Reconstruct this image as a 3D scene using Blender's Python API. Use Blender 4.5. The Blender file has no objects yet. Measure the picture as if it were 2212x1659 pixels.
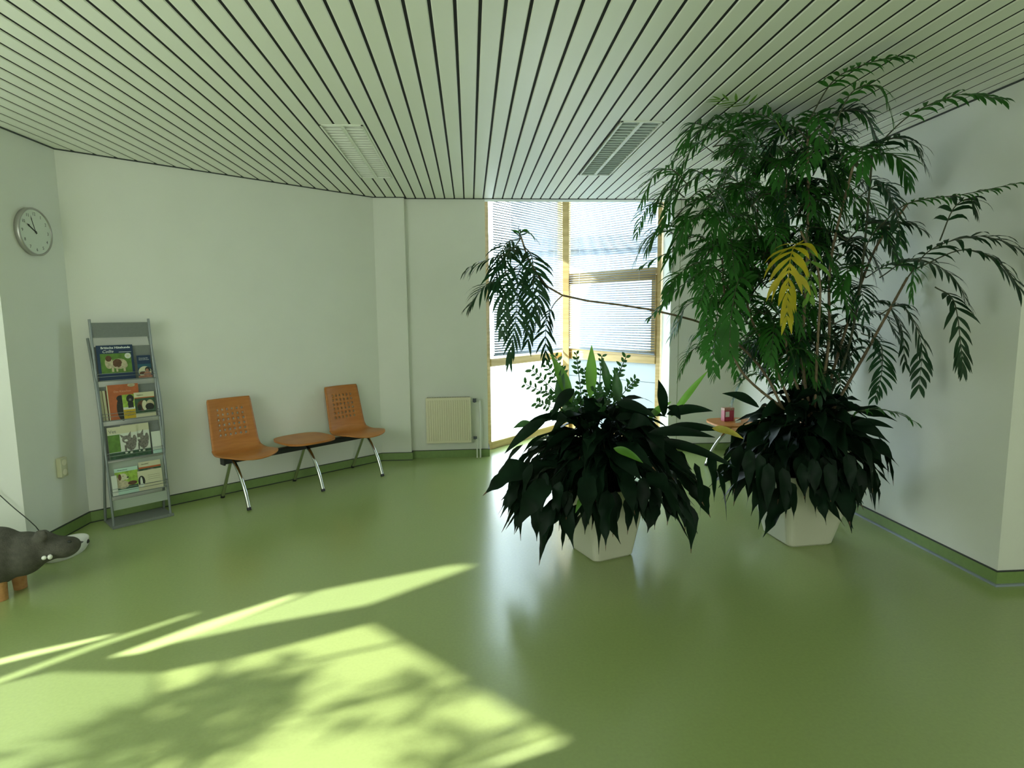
import bpy, bmesh, math, random
from mathutils import Vector, Matrix, Euler
random.seed(11)
PI = math.pi
sc = bpy.context.scene
COL = sc.collection

# ------------------------------------------------------------------ camera
CAM_H = 1.542
HC = 2.748                      # ceiling height
FPX, CX, CY = 1267.0, 1106.0, 829.5
ROT = (Matrix.Rotation(math.radians(-4.041), 3, 'Z') @ Matrix.Rotation(PI/2 - math.radians(6.739), 3, 'X')
       @ Matrix.Rotation(math.radians(-0.596), 3, 'Z'))
cam_data = bpy.data.cameras.new('camera')
cam = bpy.data.objects.new('camera', cam_data)
COL.objects.link(cam)
cam.matrix_world = Matrix.Translation((0, 0, CAM_H)) @ ROT.to_4x4()
cam_data.sensor_width = 36.0
cam_data.lens = FPX / 2212 * 36.0
cam_data.clip_start = 0.02
sc.camera = cam

sc.view_settings.view_transform = 'Standard'
sc.view_settings.look = 'None'
sc.view_settings.gamma = 1.0
sc.view_settings.use_curve_mapping = False
sc.view_settings.exposure = 0.0

def at(u, v, y):
    """point of the room seen at a place of the photograph, at depth y"""
    d = ROT @ Vector((u - CX, -(v - CY), -FPX))
    return Vector((0, 0, CAM_H)) + d * (y / d.y)
def fl(u, v, z=0.0):
    d = ROT @ Vector((u - CX, -(v - CY), -FPX))
    return Vector((0, 0, CAM_H)) + d * ((z - CAM_H) / d.z)

# ------------------------------------------------------------------ world, sun, large lights
w = bpy.data.worlds.new('sky'); sc.world = w; w.use_nodes = True
bg = w.node_tree.nodes['Background']
bg.inputs[0].default_value = (0.80, 0.92, 1.0, 1)
bg.inputs[1].default_value = 10.0

SUN_AZ = Vector((0.93, 0.37, 0)).normalized()       # direction the light travels over the floor
SUN_T = 0.62                                        # tan(elevation)
sun_d = Vector((SUN_AZ.x, SUN_AZ.y, -SUN_T)).normalized()
sl = bpy.data.lights.new('sun', 'SUN'); sl.energy = 27; sl.angle = math.radians(0.9); sl.color = (1.0, 0.96, 0.98)
so = bpy.data.objects.new('sun', sl); COL.objects.link(so)
so.rotation_euler = sun_d.to_track_quat('-Z', 'Y').to_euler()

def area(name, loc, target, sx, sy, energy, color):
    l = bpy.data.lights.new(name, 'AREA'); l.shape = 'RECTANGLE'; l.size = sx; l.size_y = sy
    l.energy = energy; l.color = color
    o = bpy.data.objects.new(name, l); COL.objects.link(o); o.location = loc
    o.rotation_euler = (Vector(target) - Vector(loc)).to_track_quat('-Z', 'Z').to_euler()
    return o
# daylight through the windows of the hall behind the camera
area('rear_daylight', (1.75, -2.3, 1.5), (1.9, 3.0, 2.1), 3.0, 1.5, 62, (0.94, 1.0, 0.88))
area('side_daylight', (-2.70, 1.10, 1.5), (-0.53, 3.17, 1.55), 2.4, 1.3, 30, (0.95, 1.0, 0.86))

# ------------------------------------------------------------------ materials
def mat(name, col, rough=0.5, metal=0.0, spec=0.5, noise=0.0, nscale=20.0, bump=0.0, bscale=60.0, trans=0.0, transcol=None):
    m = bpy.data.materials.new(name); m.use_nodes = True
    nt = m.node_tree; b = nt.nodes['Principled BSDF']
    b.inputs['Base Color'].default_value = (*col, 1)
    b.inputs['Roughness'].default_value = rough
    b.inputs['Metallic'].default_value = metal
    b.inputs['Specular IOR Level'].default_value = spec
    tc = nt.nodes.new('ShaderNodeTexCoord')
    if noise:
        n = nt.nodes.new('ShaderNodeTexNoise'); n.inputs['Scale'].default_value = nscale
        n.inputs['Detail'].default_value = 4
        nt.links.new(tc.outputs['Object'], n.inputs['Vector'])
        r = nt.nodes.new('ShaderNodeValToRGB')
        r.color_ramp.elements[0].position = .3; r.color_ramp.elements[1].position = .7
        r.color_ramp.elements[0].color = (*[max(0, c*(1-noise)) for c in col], 1)
        r.color_ramp.elements[1].color = (*[min(1, c*(1+noise)) for c in col], 1)
        nt.links.new(n.outputs['Fac'], r.inputs['Fac'])
        nt.links.new(r.outputs['Color'], b.inputs['Base Color'])
    if bump:
        n2 = nt.nodes.new('ShaderNodeTexNoise'); n2.inputs['Scale'].default_value = bscale
        nt.links.new(tc.outputs['Object'], n2.inputs['Vector'])
        bp = nt.nodes.new('ShaderNodeBump'); bp.inputs['Strength'].default_value = bump
        bp.inputs['Distance'].default_value = .01
        nt.links.new(n2.outputs['Fac'], bp.inputs['Height'])
        nt.links.new(bp.outputs['Normal'], b.inputs['Normal'])
    if trans:
        t = nt.nodes.new('ShaderNodeBsdfTranslucent'); t.inputs[0].default_value = (*(transcol or col), 1)
        mx = nt.nodes.new('ShaderNodeMixShader'); mx.inputs[0].default_value = trans
        out = nt.nodes['Material Output']
        nt.links.new(b.outputs[0], mx.inputs[1]); nt.links.new(t.outputs[0], mx.inputs[2])
        nt.links.new(mx.outputs[0], out.inputs[0])
    return m

def glassmat(name, tint, clear, extra=None):
    """thin sheet: part see-through, part gloss / milky"""
    m = bpy.data.materials.new(name); m.use_nodes = True; nt = m.node_tree
    out = nt.nodes['Material Output']; nt.nodes.remove(nt.nodes['Principled BSDF'])
    tr = nt.nodes.new('ShaderNodeBsdfTransparent'); tr.inputs[0].default_value = (*tint, 1)
    if extra == 'milk':
        g = nt.nodes.new('ShaderNodeBsdfTranslucent'); g.inputs[0].default_value = (*tint, 1)
    elif extra == 'cloth':
        g = nt.nodes.new('ShaderNodeBsdfDiffuse'); g.inputs[0].default_value = (.8, .8, .75, 1)
    else:
        g = nt.nodes.new('ShaderNodeBsdfGlossy'); g.inputs[1].default_value = 0.02
    mx = nt.nodes.new('ShaderNodeMixShader'); mx.inputs[0].default_value = clear
    nt.links.new(g.outputs[0], mx.inputs[1]); nt.links.new(tr.outputs[0], mx.inputs[2])
    nt.links.new(mx.outputs[0], out.inputs[0])
    return m

def woodmat(name, c1, c2, rough=0.4, scale=(2, 30, 30), spec=.4):
    m = mat(name, c1, rough, spec=spec); nt = m.node_tree; b = nt.nodes['Principled BSDF']
    tc = nt.nodes.new('ShaderNodeTexCoord'); mp = nt.nodes.new('ShaderNodeMapping'); mp.inputs['Scale'].default_value = scale
    n = nt.nodes.new('ShaderNodeTexNoise'); n.inputs['Scale'].default_value = 2.0; n.inputs['Detail'].default_value = 5
    r = nt.nodes.new('ShaderNodeValToRGB'); r.color_ramp.elements[0].position = .35; r.color_ramp.elements[1].position = .65
    r.color_ramp.elements[0].color = (*c1, 1); r.color_ramp.elements[1].color = (*c2, 1)
    nt.links.new(tc.outputs['Object'], mp.inputs['Vector']); nt.links.new(mp.outputs['Vector'], n.inputs['Vector'])
    nt.links.new(n.outputs['Fac'], r.inputs['Fac']); nt.links.new(r.outputs['Color'], b.inputs['Base Color'])
    return m

M = dict(
    wall=mat('wall_paint', (.75, .77, .69), .85, noise=.015, nscale=3, bump=.08, bscale=180),
    panel=mat('ceiling_panel_lacquer', (.82, .85, .75), .45, noise=.01, nscale=2),
    dark=mat('ceiling_void', (.006, .007, .006), .9),
    trim=mat('dark_edge_trim', (.03, .04, .035), .6),
    floor=mat('green_linoleum', (.31, .395, .145), .24, spec=1.0, noise=.035, nscale=70, bump=.02, bscale=6),
    base=mat('green_baseboard', (.19, .29, .09), .45, noise=.05, nscale=30),
    seal=mat('grey_floor_seal', (.28, .33, .38), .35),
    frame=woodmat('pale_window_wood', (.52, .36, .13), (.68, .50, .22), .4, (1, 1, 14)),
    orange=woodmat('beech_orange_lacquer', (.42, .155, .035), (.50, .20, .05), .38, (3, 3, 22)),
    chrome=mat('chrome', (.62, .64, .62), .14, 1.0),
    black=mat('black_plastic', (.012, .013, .013), .45),
    beam=mat('black_steel_beam', (.015, .017, .018), .4),
    rack=mat('silver_grey_metal', (.23, .26, .25), .4, .35),
    rackpan=mat('grey_rack_panel', (.17, .19, .175), .55, noise=.05, nscale=80),
    rackpale=mat('pale_rack_panel', (.36, .42, .34), .6),
    pot=mat('cream_planter_plastic', (.62, .62, .50), .35, noise=.02, nscale=5),
    soil=mat('potting_soil', (.02, .013, .008), 1.0, noise=.4, nscale=60, bump=.8),
    lily=mat('lily_leaf', (.005, .016, .008), .45, spec=.10, noise=.35, nscale=9, trans=.08, transcol=(.02, .08, .015)),
    lilyedge=mat('lily_leaf_bright', (.10, .27, .03), .4, noise=.2, nscale=14, trans=.45, transcol=(.28, .60, .06)),
    lilyyel=mat('lily_leaf_yellow', (.42, .36, .05), .5, noise=.25, nscale=22, trans=.3),
    lilytip=mat('lily_leaf_dry', (.10, .055, .022), .7, noise=.3, nscale=30),
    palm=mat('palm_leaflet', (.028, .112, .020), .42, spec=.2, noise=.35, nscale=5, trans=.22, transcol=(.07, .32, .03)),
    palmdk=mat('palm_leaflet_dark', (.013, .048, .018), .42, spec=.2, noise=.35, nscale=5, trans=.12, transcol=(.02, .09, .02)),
    palmlt=mat('palm_leaflet_light', (.12, .26, .035), .45, noise=.2, nscale=8, trans=.35, transcol=(.25, .5, .05)),
    palmyel=mat('palm_leaflet_yellow', (.50, .42, .02), .5, noise=.25, nscale=12, trans=.4, transcol=(.7, .6, .04)),
    zz=mat('zz_leaf', (.03, .10, .03), .35, noise=.3, nscale=20, trans=.3, transcol=(.08, .25, .04)),
    cane=mat('palm_cane', (.17, .125, .07), .7, noise=.3, nscale=35),
    canedk=mat('palm_cane_dark', (.05, .06, .03), .7, noise=.3, nscale=30),
    white=mat('white_plastic', (.75, .76, .70), .4),
    lampw=mat('white_lamp_metal', (.80, .84, .74), .4),
    lampg=mat('aluminium_louvre', (.52, .60, .57), .4, .2),
    blind=mat('blind_slat_white', (.36, .41, .46), .45, trans=.22, transcol=(.22, .27, .32)),
    glass=glassmat('clear_glass', (.92, .97, 1.0), .93),
    frostw=glassmat('frosted_glass', (.95, .98, 1.0), .45, 'milk'),
    frostc=glassmat('frosted_glass_cyan', (.42, .46, .46), .15, 'milk'),
    cloth=glassmat('sheer_filter_cloth', (.92, .93, .80), .54, 'cloth'),
    cloth_half=glassmat('medium_filter_cloth', (.90, .94, .90), .52, 'cloth'), cloth_faint=glassmat('dense_filter_cloth', (.85, .92, .85), .30, 'cloth'),  # sheets that filter the sun in the added openings
    rad=mat('cream_radiator_enamel', (.76, .72, .52), .45),
    radgrille=mat('radiator_grille_dark', (.05, .045, .03), .7),
    valve=mat('valve_dark', (.05, .06, .08), .4),
    grey=mat('hippo_felt', (.085, .082, .066), .95, noise=.18, nscale=40, bump=.4, bscale=150),
    legwood=woodmat('leg_wood', (.42, .20, .07), (.52, .27, .10), .5),
    clockrim=mat('clock_rim_silver', (.40, .40, .37), .3, .6),
    clockface=mat('clock_face', (.66, .72, .62), .5),
    ink=mat('black_ink', (.015, .02, .015), .6),
    cord=mat('dark_cord', (.03, .04, .03), .6),
    blue=mat('print_navy', (.012, .035, .085), .35), teal=mat('print_teal', (.02, .09, .13), .35),
    pgreen=mat('print_green', (.09, .19, .03), .35, noise=.3, nscale=25), pcream=mat('print_cream', (.55, .55, .36), .4),
    porange=mat('print_orange', (.40, .11, .035), .35, noise=.1, nscale=30), pyellow=mat('print_yellow', (.52, .36, .02), .35),
    pwhite=mat('print_white', (.58, .63, .53), .4), pbrown=mat('print_brown', (.10, .045, .02), .4, noise=.3, nscale=60),
    pfur=mat('print_fur', (.42, .38, .24), .4, noise=.3, nscale=50), pdark=mat('print_black', (.016, .02, .018), .35, noise=.3, nscale=60),
    pgrey=mat('print_tabby', (.15, .145, .12), .4, noise=.6, nscale=110), pmint=mat('print_mint', (.42, .62, .50), .4),
    pskin=mat('print_skin', (.34, .16, .10), .4, noise=.3, nscale=50), plime=mat('print_lime', (.25, .40, .05), .4, noise=.4, nscale=40),
    pdkgreen=mat('print_dark_green', (.03, .08, .04), .4, noise=.4, nscale=40), red=mat('print_red', (.33, .02, .045), .4, noise=.2, nscale=60),
    textw=mat('print_text_white', (.70, .76, .72), .4), textd=mat('print_text_dark', (.05, .08, .05), .4),
    textp=mat('print_text_pink', (.62, .35, .22), .4),
    outwall=mat('facade_panel', (.10, .115, .13), .7), outdark=mat('facade_band', (.05, .055, .06), .6),
    ground=mat('pale_paving', (.50, .50, .46), .9, noise=.1, nscale=3),
)

# ------------------------------------------------------------------ mesh helpers
class MB:
    def __init__(s): s.v = []; s.f = []; s.m = []; s.sm = []
    def add(s, vs, fs, mi=0, smooth=False):
        o = len(s.v); s.v += [tuple(p) for p in vs]
        for f in fs: s.f.append(tuple(i + o for i in f)); s.m.append(mi); s.sm.append(smooth)
    def box(s, x0, x1, y0, y1, z0, z1, mi=0, T=None):
        vs = [Vector((x, y, z)) for x in (x0, x1) for y in (y0, y1) for z in (z0, z1)]
        if T is not None: vs = [T @ p for p in vs]
        s.add(vs, [(0, 1, 3, 2), (4, 6, 7, 5), (0, 4, 5, 1), (2, 3, 7, 6), (0, 2, 6, 4), (1, 5, 7, 3)], mi)
    def tube(s, pts, r, seg=8, mi=0, caps=True, T=None):
        pts = [Vector(p) for p in pts]; n = len(pts)
        rr = r if isinstance(r, (list, tuple)) else [r]*n
        vs = []; up = None
        for i, p in enumerate(pts):
            t = (pts[min(i+1, n-1)] - pts[max(i-1, 0)]).normalized()
            if up is None:
                up = Vector((0, 0, 1)) if abs(t.z) < .9 else Vector((1, 0, 0))
            a = t.cross(up).normalized(); b = a.cross(t).normalized(); up = b
            for k in range(seg):
                q = 2*PI*k/seg; vs.append(p + (a*math.cos(q) + b*math.sin(q))*rr[i])
        fs = []
        for i in range(n-1):
            for k in range(seg):
                k2 = (k+1) % seg; fs.append((i*seg+k, i*seg+k2, (i+1)*seg+k2, (i+1)*seg+k))
        if T is not None: vs = [T @ p for p in vs]
        s.add(vs, fs, mi, True)
        if caps:
            s.add(vs[:seg], [tuple(reversed(range(seg)))], mi); s.add(vs[-seg:], [tuple(range(seg))], mi)
    def prism(s, poly, z0, z1, mi=0, T=None, smooth=False):
        n = len(poly); vs = [Vector((x, y, z0)) for x, y in poly] + [Vector((x, y, z1)) for x, y in poly]
        if T is not None: vs = [T @ p for p in vs]
        s.add(vs, [tuple(reversed(range(n))), tuple(range(n, 2*n))] , mi)
        s.add(vs, [(i, (i+1) % n, n+(i+1) % n, n+i) for i in range(n)], mi, smooth)
    def lathe(s, prof, seg=24, mi=0, T=None, smooth=True):
        vs = []
        for r, z in prof:
            for k in range(seg): vs.append(Vector((r*math.cos(2*PI*k/seg), r*math.sin(2*PI*k/seg), z)))
        if T is not None: vs = [T @ p for p in vs]
        fs = [(i*seg+k, i*seg+(k+1) % seg, (i+1)*seg+(k+1) % seg, (i+1)*seg+k) for i in range(len(prof)-1) for k in range(seg)]
        s.add(vs, fs, mi, smooth)
        s.add(vs[:seg], [tuple(reversed(range(seg)))], mi); s.add(vs[-seg:], [tuple(range(seg))], mi)
    def ellipsoid(s, c, r, mi=0, seg=20, rings=12, R=None):
        vs = []; c = Vector(c)
        for i in range(rings+1):
            a = PI*i/rings
            for k in range(seg):
                b = 2*PI*k/seg; p = Vector((r[0]*math.sin(a)*math.cos(b), r[1]*math.sin(a)*math.sin(b), r[2]*math.cos(a)))
                if R is not None: p = R @ p
                vs.append(c + p)
        s.add(vs, [(i*seg+k, (i+1)*seg+k, (i+1)*seg+(k+1) % seg, i*seg+(k+1) % seg) for i in range(rings) for k in range(seg)], mi, True)

def link(name, mb, mats, parent=None, bevel=0.0, loc=None, rot=None, solid=0.0):
    me = bpy.data.meshes.new(name); me.from_pydata(mb.v, [], mb.f)
    if not isinstance(mats, (list, tuple)): mats = [mats]
    for m in mats: me.materials.append(m)
    for p, mi, s in zip(me.polygons, mb.m, mb.sm): p.material_index = mi; p.use_smooth = s
    me.update(); me.validate()
    o = bpy.data.objects.new(name, me); COL.objects.link(o)
    if parent is not None: o.parent = parent
    if loc is not None: o.location = loc
    if rot is not None: o.rotation_euler = rot
    if solid:
        sm = o.modifiers.new('thickness', 'SOLIDIFY'); sm.thickness = solid; sm.offset = 0
    if bevel:
        b = o.modifiers.new('bevel', 'BEVEL'); b.width = bevel; b.segments = 2; b.limit_method = 'ANGLE'
    return o
def struct(o): o['kind'] = 'structure'; return o
def thing(name, label, cat, loc=(0, 0, 0), rotz=0.0, group=None):
    o = bpy.data.objects.new(name, None); COL.objects.link(o); o.location = loc; o.rotation_euler = (0, 0, rotz)
    o.empty_display_size = .05
    return tag(o, label, cat, group)
def tag(o, label, cat, group=None):
    o['label'] = label; o['category'] = cat
    if group: o['group'] = group
    return o
def copy_tree(o, parent=None):
    c = o.copy(); COL.objects.link(c); c.parent = parent
    for ch in list(o.children): copy_tree(ch, c)
    return c
def textobj(name, txt, size, m, parent, loc, rot=(PI/2, 0, 0), align='CENTER', shear=0.0, bold=0.0):
    cu = bpy.data.curves.new(name, 'FONT'); cu.body = txt; cu.size = size; cu.align_x = align; cu.align_y = 'CENTER'
    cu.extrude = .0002; cu.shear = shear; cu.offset = bold; cu.resolution_u = 2
    t = bpy.data.objects.new(name, cu)
    me = bpy.data.meshes.new_from_object(t); me.name = name; me.materials.clear(); me.materials.append(m)
    bpy.data.objects.remove(t)
    o = bpy.data.objects.new(name, me); COL.objects.link(o); o.parent = parent; o.location = loc; o.rotation_euler = rot
    return o

# ------------------------------------------------------------------ the room
def LW(x): return 7.085 + .866*x           # the slanting wall on the left
XL, XR, YL, YR, YB = -2.923, 2.934, 3.925, 2.95, 6.315
XP = (6.25 - 7.085)/.866                   # where the slanting wall meets the pillar face
JL = (.19, 6.60); APEX = (1.25, 7.76); JR = (2.17, 6.60)
plan_left = [(-6.2, YL), (XL, YL), (XL, LW(XL)), (XP, 6.25), (-.65, 6.25)]
plan_back = [(-.65, YB), (.18, YB), (.18, 6.60)]
plan_right = [(2.19, 6.60), (2.19, YB), (XR, YB), (XR, YR), (5.2, YR), (5.2, -2.5)]
WDIR = Vector((.69, -.724))
REARL = (-6.2, YL); REARE = (-6.2 + .69*8.9, YL - .724*8.9)
room = plan_left + plan_back + [APEX] + plan_right + [(REARE[0], -2.5)]
mb = MB(); n = len(room)
mb.add([(x, y, 0) for x, y in room], [tuple(reversed(range(n)))])
mb.add([(x, y, -.12) for x, y in room], [tuple(range(n))])
struct(link('floor', mb, M['floor']))

def wall_strip(mb, pts, t, z0, z1, side=1, mi=0):
    """a wall standing on a line of plan points; thickness t to the left (side=1) of the walking direction"""
    P = [Vector(p) for p in pts]; off = []
    for i, p in enumerate(P):
        ns = []
        if i > 0: d = (P[i]-P[i-1]).normalized(); ns.append(Vector((-d.y, d.x)))
        if i < len(P)-1: d = (P[i+1]-P[i]).normalized(); ns.append(Vector((-d.y, d.x)))
        if len(ns) == 2:
            b = (ns[0]+ns[1]).normalized(); off.append(p + b*side*t/max(.35, b.dot(ns[0])))
        else: off.append(p + ns[0]*side*t)
    for i in range(len(P)-1):
        q = [P[i], P[i+1], off[i+1], off[i]]
        if side < 0: q = q[::-1]
        mb.prism([(a.x, a.y) for a in q], z0, z1, mi)
ZT = 3.15
mb = MB(); wall_strip(mb, plan_left, .18, 0, ZT); struct(link('wall_left', mb, M['wall']))
mb = MB(); mb.box(-.80, .18, YB, 6.60, 0, ZT); mb.box(-.80, -.651, 6.27, YB, 0, ZT)
# soffit above the window bay and the short wall at its right
mb.box(.18, 2.19, YB, YB+.16, HC+.0, ZT)
mb.box(2.19, XR+.2, YB, 6.60, 0, ZT)
struct(link('wall_back', mb, M['wall']))
mb = MB(); wall_strip(mb, [(XR, YB), (XR, YR), (5.2, YR), (5.2, -2.5)], .18, 0, ZT); struct(link('wall_right', mb, M['wall']))
mb = MB(); wall_strip(mb, [(5.2, -2.5), (REARE[0], -2.5)], .18, 0, ZT); struct(link('wall_rear', mb, M['wall']))
# fine joint line in the short wall right of the bay
mb = MB(); mb.box(2.283, 2.287, YB-.002, YB+.01, .09, HC); struct(link('trim_1', mb, M['base']))

# baseboards
def baseboard(name, pts, side=-1):
    mb = MB(); wall_strip(mb, pts, .012, 0, .080, side, 0); wall_strip(mb, pts, .0135, .080, .085, side, 1)
    struct(link(name, mb, [M['base'], M['trim']]))
baseboard('baseboard_left', plan_left[1:] + [(-.65, YB)])
baseboard('baseboard_back', [(-.65, YB), (.18, YB), (.18, 6.58)])
baseboard('baseboard_right', [(2.19, 6.58), (2.19, YB), (XR, YB), (XR, YR), (5.2, YR)])
mb = MB(); wall_strip(mb, [(XR-.012, YB), (XR-.012, YR-.012), (5.2, YR-.012)], .014, 0, .012, -1); struct(link('trim_2', mb, M['seal']))
mb = MB(); wall_strip(mb, [(XL+.012, YL), (XL+.012, LW(XL)-.02), (XP, 6.236), (-.64, 6.236)], .006, 0, .006, -1); struct(link('trim_3', mb, M['trim']))
# dark edge between walls and ceiling
mb = MB(); wall_strip(mb, plan_left[1:] + [(-.65, YB-.005), (2.19, YB-.005), (XR, YB-.005), (XR, YR), (5.2, YR)], .012, HC-.007, HC+.03, -1); struct(link('trim_4', mb, M['trim']))

# ceiling: lacquered panels with dark open joints, light cut-outs
G0 = .065
LIGHTS = [(-.928, -.655, 3.95, 5.40), (.980, 1.252, 3.81, 5.25)]
mb = MB()
def yend(x):
    if x < XL: return YL
    if x < XP: return LW(x)
    if x < XR: return YB
    return YR
for k in range(-64, 52):
    x0 = G0 + .1*k + .007; x1 = G0 + .1*(k+1) - .007
    if x1 > 5.2: continue
    y1 = max(min(yend(x0), yend(x1)), yend((x0+x1)/2)); y0 = -2.5
    if x0 < -.05:
        y0 = max(-2.5, YL - .724*(x0+6.2)/.69)
    if y0 > y1: continue
    segs = [(y0, y1 + .02)]
    xs = [(x0, x1)]
    parts = []
    for lx0, lx1, ly0, ly1 in LIGHTS:
        if x1 > lx0 and x0 < lx1:
            parts += [(x0, x1, y0, ly0), (x0, x1, ly1, y1+.02)]
            if x0 < lx0 - .01: parts.append((x0, lx0, ly0, ly1))
            if x1 > lx1 + .01: parts.append((lx1, x1, ly0, ly1))
    if not parts: parts = [(x0, x1, y0, y1+.02)]
    for a, b, c, d in parts:
        if b - a < .012: continue
        r = .004
        prof = [(a, HC+.014), (a, HC+r), (a+r, HC), (b-r, HC), (b, HC+r), (b, HC+.014)]
        vs = [(px, c, pz) for px, pz in prof] + [(px, d, pz) for px, pz in prof]
        mb.add(vs, [(i, i+1, i+7, i+6) for i in range(5)] + [(0, 1, 2, 3, 4, 5), (11, 10, 9, 8, 7, 6)])
        if abs(b - x1) < 1e-6: mb.box(b+.0002, b+.0138, c, d, HC+.0045, HC+.014, 1)
roof = [(-6.2, YL+.1), (XL-.1, YL+.1), (XL-.1, LW(XL)+.1), (XP, 6.4), (-.65, 6.4), (XR+.1, 6.4), (XR+.1, YR+.1), (5.3, YR+.1), (5.3, -2.6), (REARE[0], -2.6)]
mb.prism(roof[::-1], HC+.08, HC+.12, 1)
mb.box(-.1, 2.5, YB+.16, 8.0, 3.10, 3.14, 0)
struct(link('ceiling', mb, [M['panel'], M['dark']]))

# ------------------------------------------------------------------ window bay
def window(name, A, B, sash, frost):
    A = Vector(A); B = Vector(B); L = (B-A).length; ang = math.atan2(B.y-A.y, B.x-A.x)
    o = bpy.data.objects.new(name, None); COL.objects.link(o); struct(o); o.location = (A.x, A.y, 0); o.rotation_euler = (0, 0, ang)
    mb = MB(); W = .055; D0, D1 = 0, .07
    mb.box(0, W, D0, D1, 0, 3.12); mb.box(L-W, L, D0, D1, 0, 3.12)
    mb.box(W, L-W, D0, D1, .0, .085); mb.box(W, L-W, D0-.01, D1, .957, 1.045); mb.box(W, L-W, D0, D1, 3.06, 3.12)
    if sash:
        mb.box(W, L-W, D0, D1, 1.985, 2.06)
        for a, b, c, d in ((W, W+.06, 1.05, 1.98), (L-W-.06, L-W, 1.05, 1.98), (W, L-W, 1.05, 1.11), (W, L-W, 1.92, 1.98)):
            mb.box(a, b, D0-.012, D0+.03, c, d)
    link('window_frame', mb, M['frame'], o, bevel=.004)
    mb = MB(); mb.box(W, L-W, .034, .040, 1.045, 3.06); link('upper_pane', mb, M['glass'], o)
    mb = MB(); mb.box(W, L-W, .030, .040, .085, .957)
    link('lower_pane', mb, frost, o)
    if sash:
        mb = MB(); mb.box(W, L-W, .028, .031, .73, .735); link('pane_line', mb, M['trim'], o)
        mb = MB(); mb.box(W+.015, W+.045, -.03, -.012, 1.46, 1.60); mb.box(W+.02, W+.04, -.055, -.03, 1.50, 1.52); mb.box(W+.02, W+.04, -.06, -.045, 1.50, 1.64)
        link('window_handle', mb, M['white'], o, bevel=.004)
    return o, L, ang
w1, L1, a1 = window('window_1', JL, APEX, False, M['frostw'])
w2, L2, a2 = window('window_2', APEX, JR, True, M['frostc'])

mb = MB(); mb.box(1.25-.042, 1.25+.042, 7.615, 7.76, 0, 3.12); struct(link('trim_7', mb, M['frame'], bevel=.005))
def venetian(name, label, A, ang, x0, x1, zb, zt, slant=0.0, tilt=42):
    o = thing(name, label, 'blind', (A[0], A[1], 0), ang, 'white venetian blinds in the window bay')
    mb = MB(); z = zb + .03; yc = -.045; n = 0
    while z < zt:
        s = slant*max(0, 1-(z-zb)/.25)
        c, q = math.cos(math.radians(tilt))*.0125, math.sin(math.radians(tilt))*.0125
        pts = [(-c, -q), (0, .002), (c, q)]
        vs = [(x0, yc+a, z+b) for a, b in pts] + [(x1, yc+a, z+b-s) for a, b in pts]
        mb.add(vs, [(0, 1, 4, 3), (1, 2, 5, 4)], 0, True); z += .0275
    link('slats', mb, M['blind'], o, solid=.0006)
    mb = MB(); vs = [Vector((x0, yc-.012, zb)), Vector((x1, yc-.012, zb-slant))]
    mb.tube([(x0, yc, zb+.012), (x1, yc, zb+.012-slant)], .011, 8); link('bottom_rail', mb, M['blind'], o)
    mb = MB(); mb.box(x0, x1, yc-.02, yc+.02, zt, zt+.035); link('head_rail', mb, M['white'], o)
    for f in (.16, .84):
        mb = MB(); xx = x0+(x1-x0)*f
        mb.tube([(xx, yc-.014, zb+.01-slant*f), (xx, yc-.014, zt)], .0014, 5); link('ladder_cord', mb, M['white'], o)
    return o
venetian('venetian_blind', 'white venetian blind lowered over the left window of the bay', JL, a1, .07, L1-.10, 1.075, 3.02)
venetian('venetian_blind', 'white venetian blind with slanting bottom rail over the right window of the bay', APEX, a2, .10, L2-.04, 1.095, 3.02, slant=.035, tilt=22)

# outside: paving and a pale building across the yard
mb = MB(); mb.box(-8, 16, 6.65, 30, -.5, -.15); o = link('paving', mb, M['ground']); struct(o)
o = thing('neighbour_building', 'pale office building with dark bands beyond the bay windows', 'building', (6.0, 16.0, -.15), math.radians(-18))
mb = MB(); mb.box(-5, 7, 0, 4, 0, 3.5); mb.box(-5, 7, .1, 4, 3.85, 7.5); link('facade', mb, M['outwall'], o)
mb = MB(); mb.box(-5.1, 7.1, -.15, 4, 3.5, 3.85); link('dark_band', mb, M['outdark'], o)
mb = MB(); mb.box(-5.2, 7.2, -.4, 4, 7.5, 7.8); link('roof_edge', mb, M['outdark'], o)

# ------------------------------------------------------------------ unseen wall added towards the sun, openings shaped to cast the floor's light patches
WN = Vector((.724, .69))                    # inward normal
WP = Vector((REARL[0], REARL[1]))
def to_wall(p):
    """where the sun ray that lands on floor point p passes the wall: (distance along the wall, height)"""
    p2 = Vector((p.x, p.y)); az = Vector((SUN_AZ.x, SUN_AZ.y))
    t = (p2-WP).dot(WN) / az.dot(WN)
    q = p2 - az*t
    return ((q-WP).dot(WDIR), t*SUN_T + p.z)
open_px = [  # outlines of the sun patches on the floor, traced back into wall openings
    ('sheer', [(800, 1347), (1205, 1592), (1010, 1652), (700, 1750), (200, 1900), (300, 1640), (345, 1452), (560, 1410)]),
    ('faint', [(343, 1453), (298, 1641), (196, 1900), (-500, 1900), (-500, 1560), (0, 1478), (120, 1450)]),
    ('open',  [(1207, 1592), (1222, 1603), (960, 1692), (880, 1698)]),
    ('half', [(360, 1393), (690, 1275), (1045, 1207), (1010, 1228), (790, 1308), (560, 1350)]),
    ('open', [(232, 1421), (440, 1345), (650, 1279), (640, 1288), (450, 1362), (300, 1412)]),
    ('half', [(-60, 1486), (200, 1392), (425, 1321), (415, 1329), (200, 1402), (-60, 1498)]),
    ('open', [(-60, 1438), (60, 1408), (230, 1372), (262, 1368), (150, 1398), (60, 1420), (-60, 1450)]),
]
bm = bmesh.new()
from mathutils.geometry import delaunay_2d_cdt
outer = [(0, 0), (8.9, 0), (8.9, ZT), (0, ZT)]
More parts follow.
